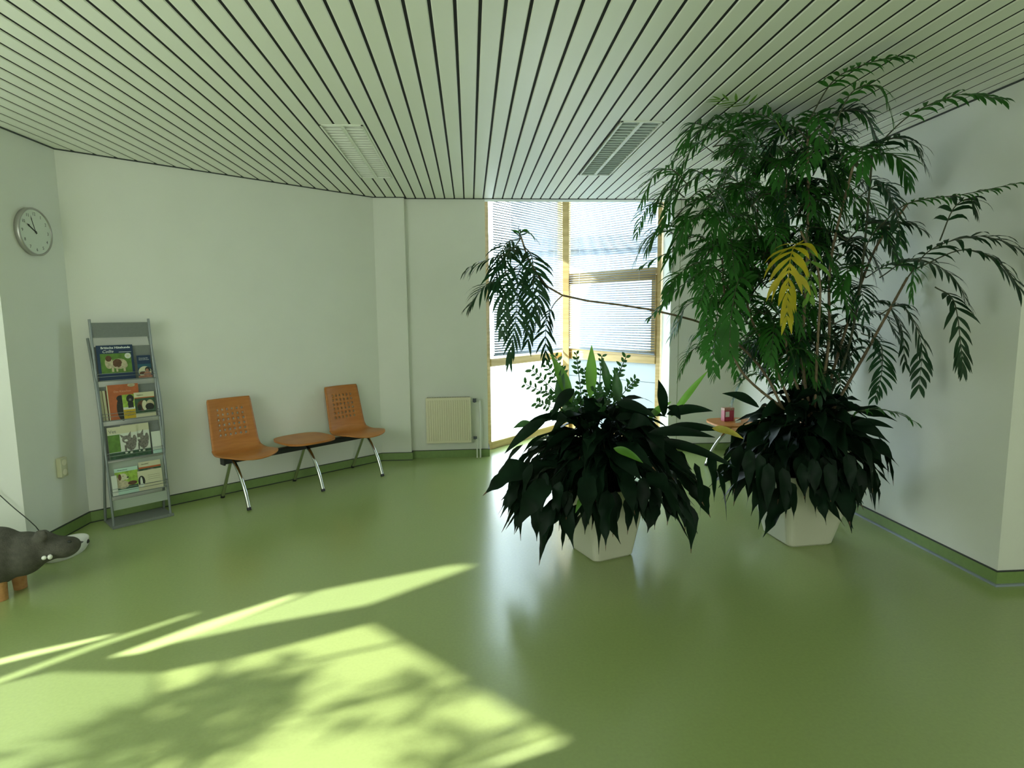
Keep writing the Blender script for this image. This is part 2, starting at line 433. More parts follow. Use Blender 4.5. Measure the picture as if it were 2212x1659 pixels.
polys = [[to_wall(fl(u, v)) for u, v in pts] for k, pts in open_px]
def inside(p, poly):
    c = False; n = len(poly)
    for i in range(n):
        a, b = poly[i], poly[(i+1) % n]
        if (a[1] > p[1]) != (b[1] > p[1]) and p[0] < (b[0]-a[0])*(p[1]-a[1])/(b[1]-a[1])+a[0]: c = not c
    return c
polys = [[(min(8.8, max(.1, a)), min(ZT-.1, max(.05, b))) for a, b in p] for p in polys]
pv = [Vector(p) for p in outer]; pe = [(0, 1), (1, 2), (2, 3), (3, 0)]
for p in polys:
    o0 = len(pv); pv += [Vector(q) for q in p]; pe += [(o0+i, o0+(i+1) % len(p)) for i in range(len(p))]
rv, re_, rf, *_ = delaunay_2d_cdt(pv, pe, [], 0, 1e-5)
def w3(a, z, d=0.0):
    q = WP + WDIR*a - WN*d
    return (q.x, q.y, z)
mb = MB(); keep = []
for f in rf:
    c = sum((rv[i] for i in f), Vector((0, 0)))/len(f)
    if any(inside(c, p) for p in polys): continue
    keep.append(f)
mb.add([w3(p.x, p.y) for p in rv], keep)
o = link('wall_sun_mask', mb, M['wall'], solid=.02); struct(o)
# unseen sheets added in the openings to dim their sun patches
for kind, p in zip([k for k, _ in open_px], polys):
    if kind == 'open': continue
    ca = sum(a for a, z in p)/len(p); cz = sum(z for a, z in p)/len(p)
    mb = MB(); mb.add([w3(ca+(a-ca)*1.02, cz+(z-cz)*1.02, .0105+.002*'shf'.index(kind[0])) for a, z in p], [tuple(range(len(p)))])
    o = link({'sheer': 'sun_filter_sheer', 'half': 'sun_filter_half', 'faint': 'sun_filter_faint'}[kind], mb, M['cloth' if kind == 'sheer' else 'cloth_' + kind]); struct(o)

# foliage in front of that window, whose shadow falls on the floor
def leafy(mb, c, r, n, size):
    for i in range(n):
        d = Vector((random.gauss(0, 1), random.gauss(0, 1), random.gauss(0, 1))).normalized()*r*random.random()**.4
        p = Vector(c) + d; a = Vector((random.gauss(0, 1), random.gauss(0, 1), random.gauss(0, .5)-.4)).normalized()
        b = a.cross(Vector((random.random(), random.random(), random.random()))).normalized()
        L = size*random.uniform(.6, 1.2)
        mb.add([p, p+a*L*.4+b*L*.16, p+a*L, p+a*L*.4-b*L*.16], [(0, 1, 2, 3)])
o = thing('yard_shrub', 'leafy shrub outside the sunny side window, seen only by its shadow on the floor', 'shrub', (0, 0, 0))
def shadow_pt(u, v, dist):
    p = fl(u, v); a, z = to_wall(p); q = Vector(w3(a, z)); return q - sun_d*dist
mb = MB()
for (u, v, r, n) in ((470, 1510, .26, 230), (360, 1570, .24, 170), (570, 1480, .13, 60), (930, 1500, .17, 80), (870, 1470, .09, 26), (960, 1640, .14, 60), (500, 1590, .18, 90)):
    leafy(mb, shadow_pt(u, v, 1.1), r, int(n*.75), .16)
link('foliage', mb, M['palm'], o)
mb = MB()
mb.tube([shadow_pt(380, 1505, .5), shadow_pt(600, 1442, .4), shadow_pt(860, 1388, .35)], .012, 6)
mb.tube([shadow_pt(500, 1570, .5), shadow_pt(760, 1520, .4), shadow_pt(920, 1478, .4)], .010, 6)
g = shadow_pt(380, 1580, 1.1)
mb.tube([(g.x, g.y, -.3), g], .02, 6)
link('stem', mb, M['canedk'], o)

# ------------------------------------------------------------------ recessed ceiling lights
def ceiling_light(label, x0, x1, y0, y1, m, centre):
    o = thing('recessed_ceiling_light', label, 'ceiling light', ((x0+x1)/2, (y0+y1)/2, HC), 0, 'recessed louvred ceiling lights')
    W = (x1-x0)/2; L = (y1-y0)/2
    mb = MB(); t = .012
    for a, b, c, d in ((-W, -W+t, -L, L), (W-t, W, -L, L), (-W, W, -L, -L+t), (-W, W, L-t, L)): mb.box(a, b, c, d, -.004, .05)
    link('frame', mb, M['lampw'], o)
    mb = MB(); mb.box(-W+t, W-t, -L+t, L-t, .045, .05); link('reflector', mb, m, o)
    mb = MB(); nb = 24
    for i in range(nb):
        y = -L+.03 + (2*L-.06)*i/(nb-1)
        for a, b in ((-W+t, -.012), (.012, W-t)):
            mb.add([(a, y-.012, 0), (b, y-.012, 0), (b, y+.002, .035), (a, y+.002, .035), (a, y+.012, 0), (b, y+.012, 0)], [(0, 1, 2, 3), (3, 2, 5, 4)])
    link('louvre', mb, m, o, solid=.0008)
    mb = MB(); mb.box(-.012, .012, -L+t, L-t, -.002, .035); link('centre_strip', mb, centre, o)
ceiling_light('white recessed louvred light in the ceiling, left of the two', *LIGHTS[0], M['lampw'], M['lampw'])
ceiling_light('grey louvred recessed light with white centre strip, right of the two', *LIGHTS[1], M['lampg'], M['lampw'])

# ------------------------------------------------------------------ radiator
o = thing('radiator', 'cream ribbed panel radiator on the wall left of the bay window', 'radiator', (-.245, YB-.002, .166))
mb = MB(); mb.box(-.24, .24, -.085, -.07, .01, .50)
for i in range(19):
    x = -.215 + i*.0239; mb.box(x-.006, x+.006, -.091, -.084, .035, .475)
link('front_panel', mb, M['rad'], o, bevel=.003)
mb = MB(); mb.box(-.225, .225, -.07, -.02, .02, .48); link('convector', mb, M['rad'], o)
mb = MB(); mb.box(-.232, .232, -.072, -.03, .485, .503); link('side_cover', mb, M['rad'], o)
mb = MB()
for i in range(26): x = -.22+i*.0176; mb.box(x-.005, x+.005, -.068, -.034, .502, .505)
link('top_grille', mb, M['radgrille'], o)
for x in (-.2, .2):
    mb = MB(); mb.box(x-.015, x+.015, -.03, .0, .1, .4); link('bracket', mb, M['rad'], o)
for z, nm in ((.465, 'thermostat_knob'), (.055, 'return_valve')):
    mb = MB(); mb.tube([(.24, -.05, z), (.262, -.05, z)], .008, 8, 1); r = .021 if z > .1 else .015
    mb.tube([(.262, -.05, z), (.300, -.05, z)], r, 12, 0); mb.tube([(.28, -.05, z), (.28, -.095 if z > .1 else -.07, z)], r*.95, 12, 0)
    link(nm, mb, [M['valve'], M['white']], o)
mb = MB(); mb.tube([(.335, -.05, .465), (.335, -.05, -.166)], .0085, 10); mb.tube([(.295, -.05, .465), (.335, -.05, .465)], .0085, 10)
link('supply_pipe', mb, M['white'], o)
mb = MB(); mb.tube([(.290, -.05, .055), (.300, -.05, .03), (.300, -.05, -.166)], .0085, 10); link('return_pipe', mb, M['white'], o)

# ------------------------------------------------------------------ wall clock
o = thing('wall_clock', 'round silver rimmed wall clock on the left wall', 'clock', (XL, 4.247, 2.126), PI/2)
R90 = Matrix.Rotation(PI/2, 4, 'X')
mb = MB(); mb.lathe([(.150, .0), (.157, .004), (.158, .03), (.153, .036), (.147, .036), (.144, .026)], 48, T=R90); link('rim', mb, M['clockrim'], o)
mb = MB(); mb.lathe([(.146, .018), (.146, .028)], 48, T=R90); link('dial', mb, M['clockface'], o)
for k in range(1, 13):
    a = PI/2 - k*PI/6
    textobj('numeral', str(k), .030, M['ink'], o, (.117*math.cos(a), -.0285, .117*math.sin(a)))
def hand(nm, ang, L, w_):
    mb = MB(); T = Matrix.Translation((0, -.030, 0)) @ Matrix.Rotation(ang, 4, 'Y')
    mb.box(-w_/2, w_/2, -.001, .001, -.015, L*.78, T=T); mb.add([T @ Vector(p) for p in ((-w_*1.3, -.001, L*.74), (w_*1.3, -.001, L*.74), (0, -.001, L))], [(0, 1, 2)])
    link(nm, mb, M['ink'], o)
hand('hour_hand', math.radians(-58), .088, .007); hand('minute_hand', math.radians(-19), .112, .0035)
mb = MB(); mb.lathe([(.006, .026), (.006, .034)], 12, T=R90); link('hub', mb, M['ink'], o)

# ------------------------------------------------------------------ wall socket
o = thing('wall_socket', 'cream double socket low on the left wall', 'socket', (XL, 4.285, .50), PI/2)
mb = MB(); mb.box(-.035, .035, -.035, .0, -.07, .07); link('housing', mb, M['pcream'], o, bevel=.006)
for z in (-.035, .035):
    mb = MB(); mb.lathe([(.022, .034), (.022, .037), (.018, .036)], 16, T=Matrix.Translation((0, 0, z)) @ R90); link('outlet', mb, M['rad'], o)

# ------------------------------------------------------------------ benches with shell seats
def bez(pts, n):
    out = []
    P = [Vector(p) for p in pts]; P = [2*P[0]-P[1]] + P + [2*P[-1]-P[-2]]; m = len(P)-3
    for i in range(n+1):
        t = i/n*m; k = min(int(t), m-1); f = t-k; a, b, c, d = P[k:k+4]
        out.append(.5*((2*b) + (c-a)*f + (2*a-5*b+4*c-d)*f*f + (3*b-a-3*c+d)*f*f*f))
    return out
PROF = bez([(0, .250, .860), (0, .222, .74), (0, .195, .62), (0, .172, .52), (0, .150, .458), (0, .105, .424), (0, .03, .412), (0, -.08, .420), (0, -.20, .426), (0, -.285, .408)], 60)
LEN = [0.0]
for i in range(60): LEN.append(LEN[-1] + (PROF[i+1]-PROF[i]).length)
def prof_at(s):
    s = max(0, min(LEN[-1], s))
    for i in range(60):
        if LEN[i+1] >= s:
            f = (s-LEN[i])/(LEN[i+1]-LEN[i]); return PROF[i].lerp(PROF[i+1], f)
    return PROF[-1]
def halfw(s):
    f = s/LEN[-1]
    if f < .05: return .183 - .008*(1-f/.05)**3
    if f < .45: return .183 + .014*(f-.05)/.40
    if f < .78: return .197 + .030*math.sin((f-.45)/.33*PI/2)
    return .227*math.sqrt(max(.02, 1-((f-.78)/.235)**2.4))
def shell_pt(x, s):                        # x in -1..1
    p = prof_at(s); hw = halfw(s); f = s/LEN[-1]
    dish = .022*(x*x) * (1 if f < .5 else .4)
    return Vector((x*hw, p.y - (dish if f < .5 else 0), p.z + (dish if f >= .5 else 0)))
def make_shell():
    mb = MB(); S0, S1 = .075, .335; N = 6; X0 = .66
    KX = [-1, -1+.34/3, -1+.68/3] + [-X0 + 2*X0*i/12 for i in range(13)] + [1-.68/3, 1-.34/3, 1]
    def patch(xa, xb, sa, sb, nx, ns):
        xk = KX if nx == 18 else [xa+(xb-xa)*i/nx for i in range(nx+1)]
        vs = [shell_pt(xk[i], sa+(sb-sa)*j/ns) for j in range(ns+1) for i in range(nx+1)]
        mb.add(vs, [(j*(nx+1)+i, j*(nx+1)+i+1, (j+1)*(nx+1)+i+1, (j+1)*(nx+1)+i) for j in range(ns) for i in range(nx)], 0, True)
    patch(-1, 1, 0, S0, 18, 4); patch(-1, -X0, S0, S1, 3, 12); patch(X0, 1, S0, S1, 3, 12); patch(-1, 1, S1, LEN[-1]*.86, 18, 18)
    patch(-1, 1, LEN[-1]*.86, LEN[-1], 18, 14)
    cx, cs = 2*X0/N, (S1-S0)/N
    for i in range(N):
        for j in range(N):
            xc = -X0+cx*(i+.5); s_ = S0+cs*(j+.5); ring = []; hole = []
            for a, b in ((-1, -1), (0, -1), (1, -1), (1, 0), (1, 1), (0, 1), (-1, 1), (-1, 0)):
                ring.append(shell_pt(xc+a*cx/2, s_+b*cs/2)); q = math.atan2(b, a)
                hole.append(shell_pt(xc+math.cos(q)*.0088/.185, s_+math.sin(q)*.0105))
            mb.add(ring+hole, [(k, (k+1) % 8, 8+(k+1) % 8, 8+k) for k in range(8)], 0, True)
    return mb
shell_mesh_cache = None
def make_bench(name, label, loc, rot, seats, tables, legs, group):
    o = thing(name, label, 'bench', loc, rot, group)
    global shell_mesh_cache
    for x in seats:
        mb = make_shell(); s = link('seat_shell', mb, M['orange'], o, loc=(x, 0, 0))
        wd = s.modifiers.new('weld', 'WELD'); wd.merge_threshold = .0004
        sm = s.modifiers.new('thickness', 'SOLIDIFY'); sm.thickness = .011; sm.offset = 0
        mb = MB(); mb.box(x-.10, x+.10, -.10, .13, .393, .403); mb.box(x-.03, x+.03, -.03, .07, .36, .395); link('seat_plate', mb, M['beam'], o)
    for x in tables:
        mb = MB(); poly = []
        for i in range(48):
            a = 2*PI*i/48; c, s_ = math.cos(a), math.sin(a); e = 3.2
            r = (abs(c)**e + abs(s_)**e)**(-1/e); poly.append((x+.235*r*c, .012+.245*r*s_))
        mb.prism(poly, .428, .446); link('table_top', mb, M['orange'], o, bevel=.004)
        mb = MB(); mb.box(x-.08, x+.08, -.06, .10, .395, .428); link('table_plate', mb, M['beam'], o)
    xa, xb = min(legs)-.06, max(legs)+.08
    mb = MB(); mb.box(xa, xb, -.012, .048, .345, .392); link('beam', mb, M['beam'], o, bevel=.006)
    for x in (xa-.006, xb+.006):
        mb = MB(); mb.box(x-.008, x+.008, -.02, .056, .338, .400); link('end_cap', mb, M['black'], o, bevel=.004)
    for x in legs:
        fr = bez([(x, .03, .372), (x, -.05, .350), (x, -.14, .262), (x, -.215, .145), (x, -.262, .022)], 16)
        mb = MB(); mb.tube(fr, .0155, 12); lo = link('leg', mb, M['chrome'], o)
        mb = MB(); mb.tube([fr[-1], fr[-1]+Vector((0, -.006, -.021))], .0175, 12); link('foot', mb, M['black'], lo)
        re = [Vector((x, .02, .37)), Vector((x, .235, .02))]
        mb = MB(); mb.tube(re, .014, 12); lo = link('leg', mb, M['chrome'], o)
        mb = MB(); mb.tube([re[-1], re[-1]+Vector((0, .01, -.019))], .017, 12); link('foot', mb, M['black'], lo)
    return o
make_bench('waiting_bench', 'two orange shell seats joined by a small table along the left wall', (-1.985, 4.905, 0), math.radians(44.2), [.10, 1.19], [.66], [0, .66, 1.295], 'orange beam seating along the walls')
make_bench('waiting_bench', 'orange seat and table unit by the right wall, half hidden behind the palm', (2.63, 5.66, 0), math.radians(-90), [1.06], [0, .53], [0, .53, 1.1], 'orange beam seating along the walls')

# small carton on the far table
o = thing('carton', 'small red printed carton on the table by the bay window', 'box', (2.60, 5.72, .446), math.radians(10))
mb = MB(); mb.box(-.055, .055, -.03, .03, 0, .135); link('carton_body', mb, M['red'], o, bevel=.002)
mb = MB(); mb.box(-.056, .056, -.031, .031, .11, .136); link('carton_lid', mb, M['pskin'], o, bevel=.002)
mb = MB(); mb.box(-.045, .0, -.0315, -.0305, .045, .10); link('carton_picture', mb, M['pwhite'], o)
o = thing('note_card', 'small white card leaning beside the red carton', 'card', (2.66, 5.60, .446), math.radians(20))
mb = MB(); mb.box(-.035, .035, -.002, .002, 0, .04); link('card', mb, M['pwhite'], o, rot=(-.2, 0, 0))

# ------------------------------------------------------------------ leaflet rack
RA = math.radians(42.5)
RC = Vector((-2.592, 4.605, 0))
rack = thing('leaflet_rack', 'grey metal leaflet rack with four tiers leaning by the left wall', 'rack', RC, RA)
def lean(z): return -.105 + .165*z/1.54        # where the front plane of the rack stands at height z
mb = MB(); mb.box(-.205, .205, -.14, .13, 0, .012); mb.box(-.205, .205, -.142, -.13, 0, .022); link('base', mb, M['rackpan'], rack, bevel=.003)
for s in (-1, 1):
    mb = MB(); pts = bez([(s*.190, lean(0), .012), (s*.190, lean(.4)-.012, .4), (s*.190, lean(.9)-.010, .9), (s*.190, lean(1.54), 1.54)], 14)
    mb.tube(pts, .0085, 10); link('upright', mb, M['rack'], rack)
    mb = MB(); pts = bez([(s*.200, .095, .012), (s*.200, .035, .25), (s*.200, -.045, .55), (s*.200, -.052, .85), (s*.200, .02, 1.15), (s*.200, .115, 1.40)], 24)
    mb.tube(pts, .0095, 10); link('side_bow', mb, M['rack'], rack)
def tilted(z):
    """frame whose x runs across the rack, z up its leaning face"""
    a = math.atan2(.165, 1.54)
    return Matrix.Translation((0, lean(z), z)) @ Matrix.Rotation(-a, 4, 'X')
T = tilted(1.405); mb = MB(); mb.box(-.185, .185, 0, .008, 0, .11, T=T); link('header_panel', mb, M['rackpan'], rack)
SHELF = [1.085, .790, .500, .235]
for i, z in enumerate(SHELF):
    T = tilted(z); mb = MB(); mb.box(-.185, .185, .012, .018, 0, .255 if i < 3 else .245, T=T)
    mb.box(-.185, .185, -.040, .018, -.004, 0, T=T); pan = link('shelf', mb, M['rackpale'] if i == 3 else M['rackpan'], rack)
    for zz in (.030, .052):
        mb = MB(); mb.tube([T @ Vector(p) for p in ((-.185, .012, zz), (-.185, -.040, zz), (.185, -.040, zz), (.185, .012, zz))], .0020, 6); link('wire_rail', mb, M['rack'], rack)
    mb = MB(); mb.tube([T @ Vector(p) for p in ((-.185, -.040, .0), (.185, -.040, .0))], .0035, 6); link('front_edge', mb, M['rack'], rack)
T = tilted(.125); mb = MB(); mb.box(-.185, .185, .004, .012, 0, .075, T=T); link('lower_panel', mb, M['rackpale'], rack)

def booklet(name, label, cat, tier, x, w_, h, depth, edge, patches, texts=(), roll=0.0, th=.004, z0=0.001):
    """printed item standing in a tier; patches are (x0,x1,z0,z1,material) or ('e',cx,cz,rx,rz,material) in fractions of the cover"""
    RT = Matrix.Translation(RC) @ Matrix.Rotation(RA, 4, 'Z') @ tilted(SHELF[tier]) @ Matrix.Translation((x, .010-depth, z0)) @ Matrix.Rotation(roll, 4, 'Y')
    o = bpy.data.objects.new(name, None); COL.objects.link(o); tag(o, label, cat, 'printed leaflets and magazines in the rack')
    o.matrix_world = RT; o.empty_display_size = .02
    mb = MB(); mb.box(-w_/2, w_/2, -th, 0, 0, h); link('pages', mb, M[edge], o)
    mb = MB(); ms = []; k = 0
    for p in patches:
        if p[-1] not in ms: ms.append(p[-1])
        mi = ms.index(p[-1]); y = -th - .0003 - .00012*k; k += 1
        if p[0] == 'e':
            _, cx, cz, rx, rz, _m = p
            mb.add([((cx-.5)*w_ + rx*w_*math.cos(2*PI*i/20), y, cz*h + rz*h*math.sin(2*PI*i/20)) for i in range(20)], [tuple(range(20))], mi)
        elif p[0] == 'p':
            mb.add([((a-.5)*w_, y, b*h) for a, b in p[1]], [tuple(range(len(p[1])))], mi)
        else:
            a, b, c, d, _m = p
            mb.add([((a-.5)*w_, y, c*h), ((b-.5)*w_, y, c*h), ((b-.5)*w_, y, d*h), ((a-.5)*w_, y, d*h)], [(0, 1, 2, 3)], mi)
    link('cover_print', mb, [M[q] for q in ms], o)
    for txt, cx, cz, sz, mm, *r in texts:
        textobj('title', txt, sz, M[mm], o, ((cx-.5)*w_, -th-.0032, cz*h), align=r[0] if r else 'CENTER', shear=r[1] if len(r) > 1 else 0, bold=r[2] if len(r) > 2 else 0)
    return o
booklet('magazine', 'blue dog magazine with a brown and white collie on the top tier', 'magazine', 0, -.055, .232, .262, .012, 'blue',
    [(0, 1, 0, 1, 'blue'), (.08, .93, .20, .76, 'pgreen'), ('e', .58, .46, .22, .15, 'pfur'), ('e', .53, .48, .13, .12, 'pbrown'), ('e', .30, .50, .11, .17, 'pfur'), ('e', .30, .62, .085, .085, 'pbrown'),
     ('e', .72, .42, .09, .09, 'pfur'), (.36, .42, .24, .40, 'pfur'), (.48, .53, .24, .38, 'pfur'), (.68, .74, .24, .38, 'pfur'), ('e', .84, .68, .09, .08, 'pwhite'), ('e', .84, .68, .04, .035, 'pcream'), (.60, .95, .79, .80, 'textw')],
    [('Britische Hütehunde', .52, .925, .0225, 'textw', 'CENTER', 0, .0006), ('Collie', .14, .82, .030, 'textw', 'LEFT', .35)])
booklet('leaflet', 'narrow navy leaflet with a reclining girl and dog, top tier right', 'leaflet', 0, .127, .092, .175, .012, 'teal',
    [(0, 1, 0, 1, 'blue'), (0, 1, .46, .62, 'teal'), ('e', .5, .28, .48, .24, 'pcream'), (0, 1, 0, .12, 'pskin'), ('e', .70, .36, .2, .13, 'pdark'), ('e', .66, .32, .12, .09, 'pskin'), ('e', .34, .22, .27, .07, 'pbrown'), ('e', .66, .17, .28, .11, 'pskin')],
    [('Vorsorge für', .12, .88, .012, 'textw', 'LEFT'), ('Hund und Katze', .12, .81, .0105, 'textw', 'LEFT')])
for j in range(2):
    booklet('folder', ['cream edged folder at the far left of the second tier', 'brown edged folder just left of the orange magazine'][j], 'folder', 1, -.152+.018*j, .05, .225, .002+.006*j, 'pcream', [(.3, .8, 0, 1, 'pbrown')], roll=-.02)
booklet('magazine', 'orange magazine with a dark cat on the second tier', 'magazine', 1, -.035, .205, .262, .016, 'pcream',
    [(.03, 1, 0, 1, 'porange'), ('e', .42, .30, .17, .34, 'pdark'), ('e', .40, .60, .13, .09, 'pdark'), ('e', .78, .96, .12, .05, 'pfur')],
    [('Das Kätzchen', .48, .80, .020, 'textp')])
booklet('brochure', 'small brochure with a black dog above a yellow band', 'brochure', 1, -.005, .083, .182, .024, 'pcream',
    [(0, 1, 0, 1, 'plime'), (0, 1, .38, .48, 'pwhite'), ('e', .60, .82, .30, .17, 'pdark'), ('e', .60, .60, .22, .16, 'pdark'), (.40, .52, .44, .66, 'pdark'), (.72, .82, .44, .66, 'pdark'), ('e', .60, .78, .10, .05, 'pgrey'), (0, 1, 0, .38, 'pyellow'), (.05, .95, .20, .21, 'pdkgreen')],
    [('Welpen', .5, .28, .016, 'textd'), ('gesund', .5, .15, .013, 'textd')])
booklet('brochure', 'white topped brochure with a guinea pig in grass, second tier', 'brochure', 1, .098, .135, .190, .028, 'pcream',
    [(0, 1, 0, 1, 'pcream'), (0, 1, .17, .76, 'pdkgreen'), (0, 1, .76, .80, 'porange'), ('e', .36, .45, .26, .22, 'pbrown'), ('e', .47, .47, .13, .20, 'pcream'), ('e', .75, .48, .2, .2, 'pfur'), ('e', .72, .40, .22, .14, 'pdark'), ('e', .22, .38, .1, .14, 'pdark')],
    [('Impfplan', .12, .89, .013, 'textd', 'LEFT')])
cat = [(0, 1, 0, 1, 'pcream'), (.0, 1, .0, .78, 'pwhite'), (0, .40, .22, .76, 'pgreen'), (0, 1, 0, .20, 'pdkgreen'), (0, 1, .10, .12, 'pgreen'), ('e', .76, .42, .18, .20, 'pgrey'), ('e', .90, .55, .07, .14, 'pgrey'), ('e', .62, .58, .155, .12, 'pgrey'),
       ('p', [(.46, .64), (.40, .76), (.55, .68)], 'pgrey'), ('p', [(.66, .68), (.79, .82), (.78, .62)], 'pgrey'), ('e', .60, .545, .06, .035, 'pwhite'), (.53, .60, .14, .40, 'pgrey'), (.70, .78, .14, .34, 'pgrey'), ('e', .57, .16, .05, .025, 'pwhite'), ('e', .74, .15, .05, .025, 'pwhite')]
booklet('magazine', 'cream magazine with a second walking tabby cat, partly hidden at its left', 'magazine', 2, .014, .185, .245, .014, 'pcream', cat, [('Vet', .15, .88, .03, 'rackpan', 'CENTER')])
booklet('magazine', 'front cream magazine titled Vet with a walking tabby cat', 'magazine', 2, -.072, .190, .240, .022, 'pcream', cat, [('Vet', .17, .86, .034, 'rackpan', 'CENTER')])
booklet('leaflet', 'plain pale green leaflet at the right end of the third tier', 'leaflet', 2, .150, .062, .17, .012, 'pmint', [(0, 1, 0, 1, 'pwhite'), (0, 1, .22, .23, 'pdkgreen'), (0, 1, 0, .18, 'pmint')])
booklet('brochure', 'mint brochure with a cream dog lying in grass, bottom tier', 'brochure', 3, -.075, .150, .195, .018, 'pmint',
    [(0, 1, 0, 1, 'pmint'), (0, 1, .18, .86, 'plime'), (.0, 1, .18, .30, 'pdkgreen'), ('e', .30, .36, .28, .16, 'pfur'), ('e', .20, .55, .18, .14, 'pfur'), ('e', .33, .66, .18, .13, 'pcream'), ('e', .20, .66, .07, .12, 'pbrown'), ('e', .48, .60, .09, .07, 'pcream'), ('e', .54, .62, .045, .03, 'pdark'), ('e', .34, .69, .02, .015, 'pdark'), ('e', .72, .38, .2, .08, 'pbrown')],
    [('Welpenfutter', .12, .93, .012, 'textd', 'LEFT')])
booklet('brochure', 'orange striped brochure behind the white card, bottom tier', 'brochure', 3, .085, .150, .215, .008, 'pcream',
    [(0, 1, 0, 1, 'pdkgreen'), (0, 1, .82, 1, 'pcream'), (0, 1, .76, .82, 'porange'), ('e', .55, .66, .2, .08, 'pgrey')], [('Haustiere', .12, .92, .012, 'textd', 'LEFT')])
booklet('brochure', 'wide white card with a black and white dog, bottom tier right', 'brochure', 3, .077, .165, .150, .024, 'pcream',
    [(0, 1, 0, 1, 'pcream'), ('e', .14, .48, .14, .28, 'pdark'), ('e', .13, .44, .05, .26, 'pwhite'), ('e', .14, .28, .10, .10, 'pwhite'), (.40, .90, .72, .73, 'textd'), (.40, .92, .62, .63, 'textd'), (.40, .90, .52, .53, 'textd'), (.28, .92, .30, .31, 'textd')])
booklet('leaflet', 'thin white leaflet at the left end of the bottom tier', 'leaflet', 3, -.158, .035, .15, .026, 'pwhite', [(0, 1, 0, 1, 'pwhite')])

# ------------------------------------------------------------------ hippo stool, tray and cord
hip = thing('hippo_stool', 'grey felt hippo shaped stool with wooden legs and two white teeth', 'stool', (-2.70, 3.35, 0))
mb = MB(); inv = Vector((-2.70, 3.35, 0))
def H(u, v, y): return at(u, v, y) - inv
mb.ellipsoid(H(-70, 1200, 3.30), (.22, .17, .175)); mb.ellipsoid(H(-12, 1202, 3.33), (.15, .16, .165)); mb.ellipsoid(H(50, 1196, 3.38), (.12, .125, .125), R=Matrix.Rotation(.25, 3, 'Y'))
mb.ellipsoid(H(85, 1178, 3.42), (.095, .10, .075)); mb.ellipsoid(H(116, 1182, 3.45), (.105, .10, .060), R=Matrix.Rotation(-.05, 3, 'Y')); mb.ellipsoid(H(143, 1182, 3.47), (.066, .09, .058))
mb.ellipsoid(H(100, 1196, 3.43), (.10, .085, .045), R=Matrix.Rotation(-.22, 3, 'Y'))
mb.ellipsoid(H(88, 1157, 3.36), (.040, .022, .038)); mb.ellipsoid(H(96, 1155, 3.50), (.038, .022, .034))
body = link('body', mb, M['grey'], hip)
rm = body.modifiers.new('remesh', 'REMESH'); rm.mode = 'VOXEL'; rm.voxel_size = .011; rm.use_smooth_shade = True
sm = body.modifiers.new('smooth', 'SMOOTH'); sm.factor = .6; sm.iterations = 8
for (u, v) in ((95, 1205), (108, 1203)):
    mb = MB(); c = H(u, v, 3.345 if u < 100 else 3.352)
    mb.ellipsoid(c, (.012, .012, .012 if u < 100 else .015)); link('tooth', mb, M['white'], hip)
for (u, v, y) in ((150, 1168, 3.40), (152, 1166, 3.53)):
    mb = MB(); mb.ellipsoid(H(u, v+2, y), (.012, .008, .009)); link('nostril', mb, M['ink'], hip)
for (u, v) in ((3, 1296), (45, 1270)):
    p = fl(u, v) - inv
    for dx in (0, -.42):
        mb = MB(); mb.tube([(p.x+dx, p.y, 0), (p.x+dx-.006, p.y, .15)], [.032, .040], 16); link('leg', mb, M['legwood'], hip)
o = thing('food_bowl', 'white oval bowl with black spots on the floor behind the hippo stool', 'bowl', (-2.705, 3.945, 0), math.radians(6))
mb = MB(); BP = ((.86, .0), (.96, .02), (1.0, .062), (.97, .066), (.90, .058), (.80, .022))
mb.add([(.112*rr*math.cos(2*PI*k/48), .190*rr*math.sin(2*PI*k/48), z) for rr, z in BP for k in range(48)],
       [(i*48+k, i*48+(k+1) % 48, (i+1)*48+(k+1) % 48, (i+1)*48+k) for i in range(5) for k in range(48)], 0, True)
mb.add([(.090*math.cos(2*PI*k/48), .153*math.sin(2*PI*k/48), .022) for k in range(48)], [tuple(range(48))], 1)
link('rim', mb, [M['white'], M['black']], o)
for k, a in enumerate((-.45, .35, 1.5, 2.5, -1.4)):
    mb = MB(); mb.ellipsoid((.109*math.cos(a), .184*math.sin(a), .048), (.022, .012, .014), seg=12, rings=6, R=Matrix.Rotation(a+PI/2, 3, 'Z')); link('spot', mb, M['black'], o)
mb = MB(); A = Vector(at(-40, 1034, 3.90)); B = Vector(at(84, 1146, 3.86))
mb.tube(bez([A, A.lerp(B, .5), B, Vector((-2.90, 3.90, .12)), Vector((-2.91, 3.90, .006))], 20), .003, 6); o = link('cable', mb, M['cord']); tag(o, 'thin dark cable hanging across the left wall above the hippo stool', 'cable')

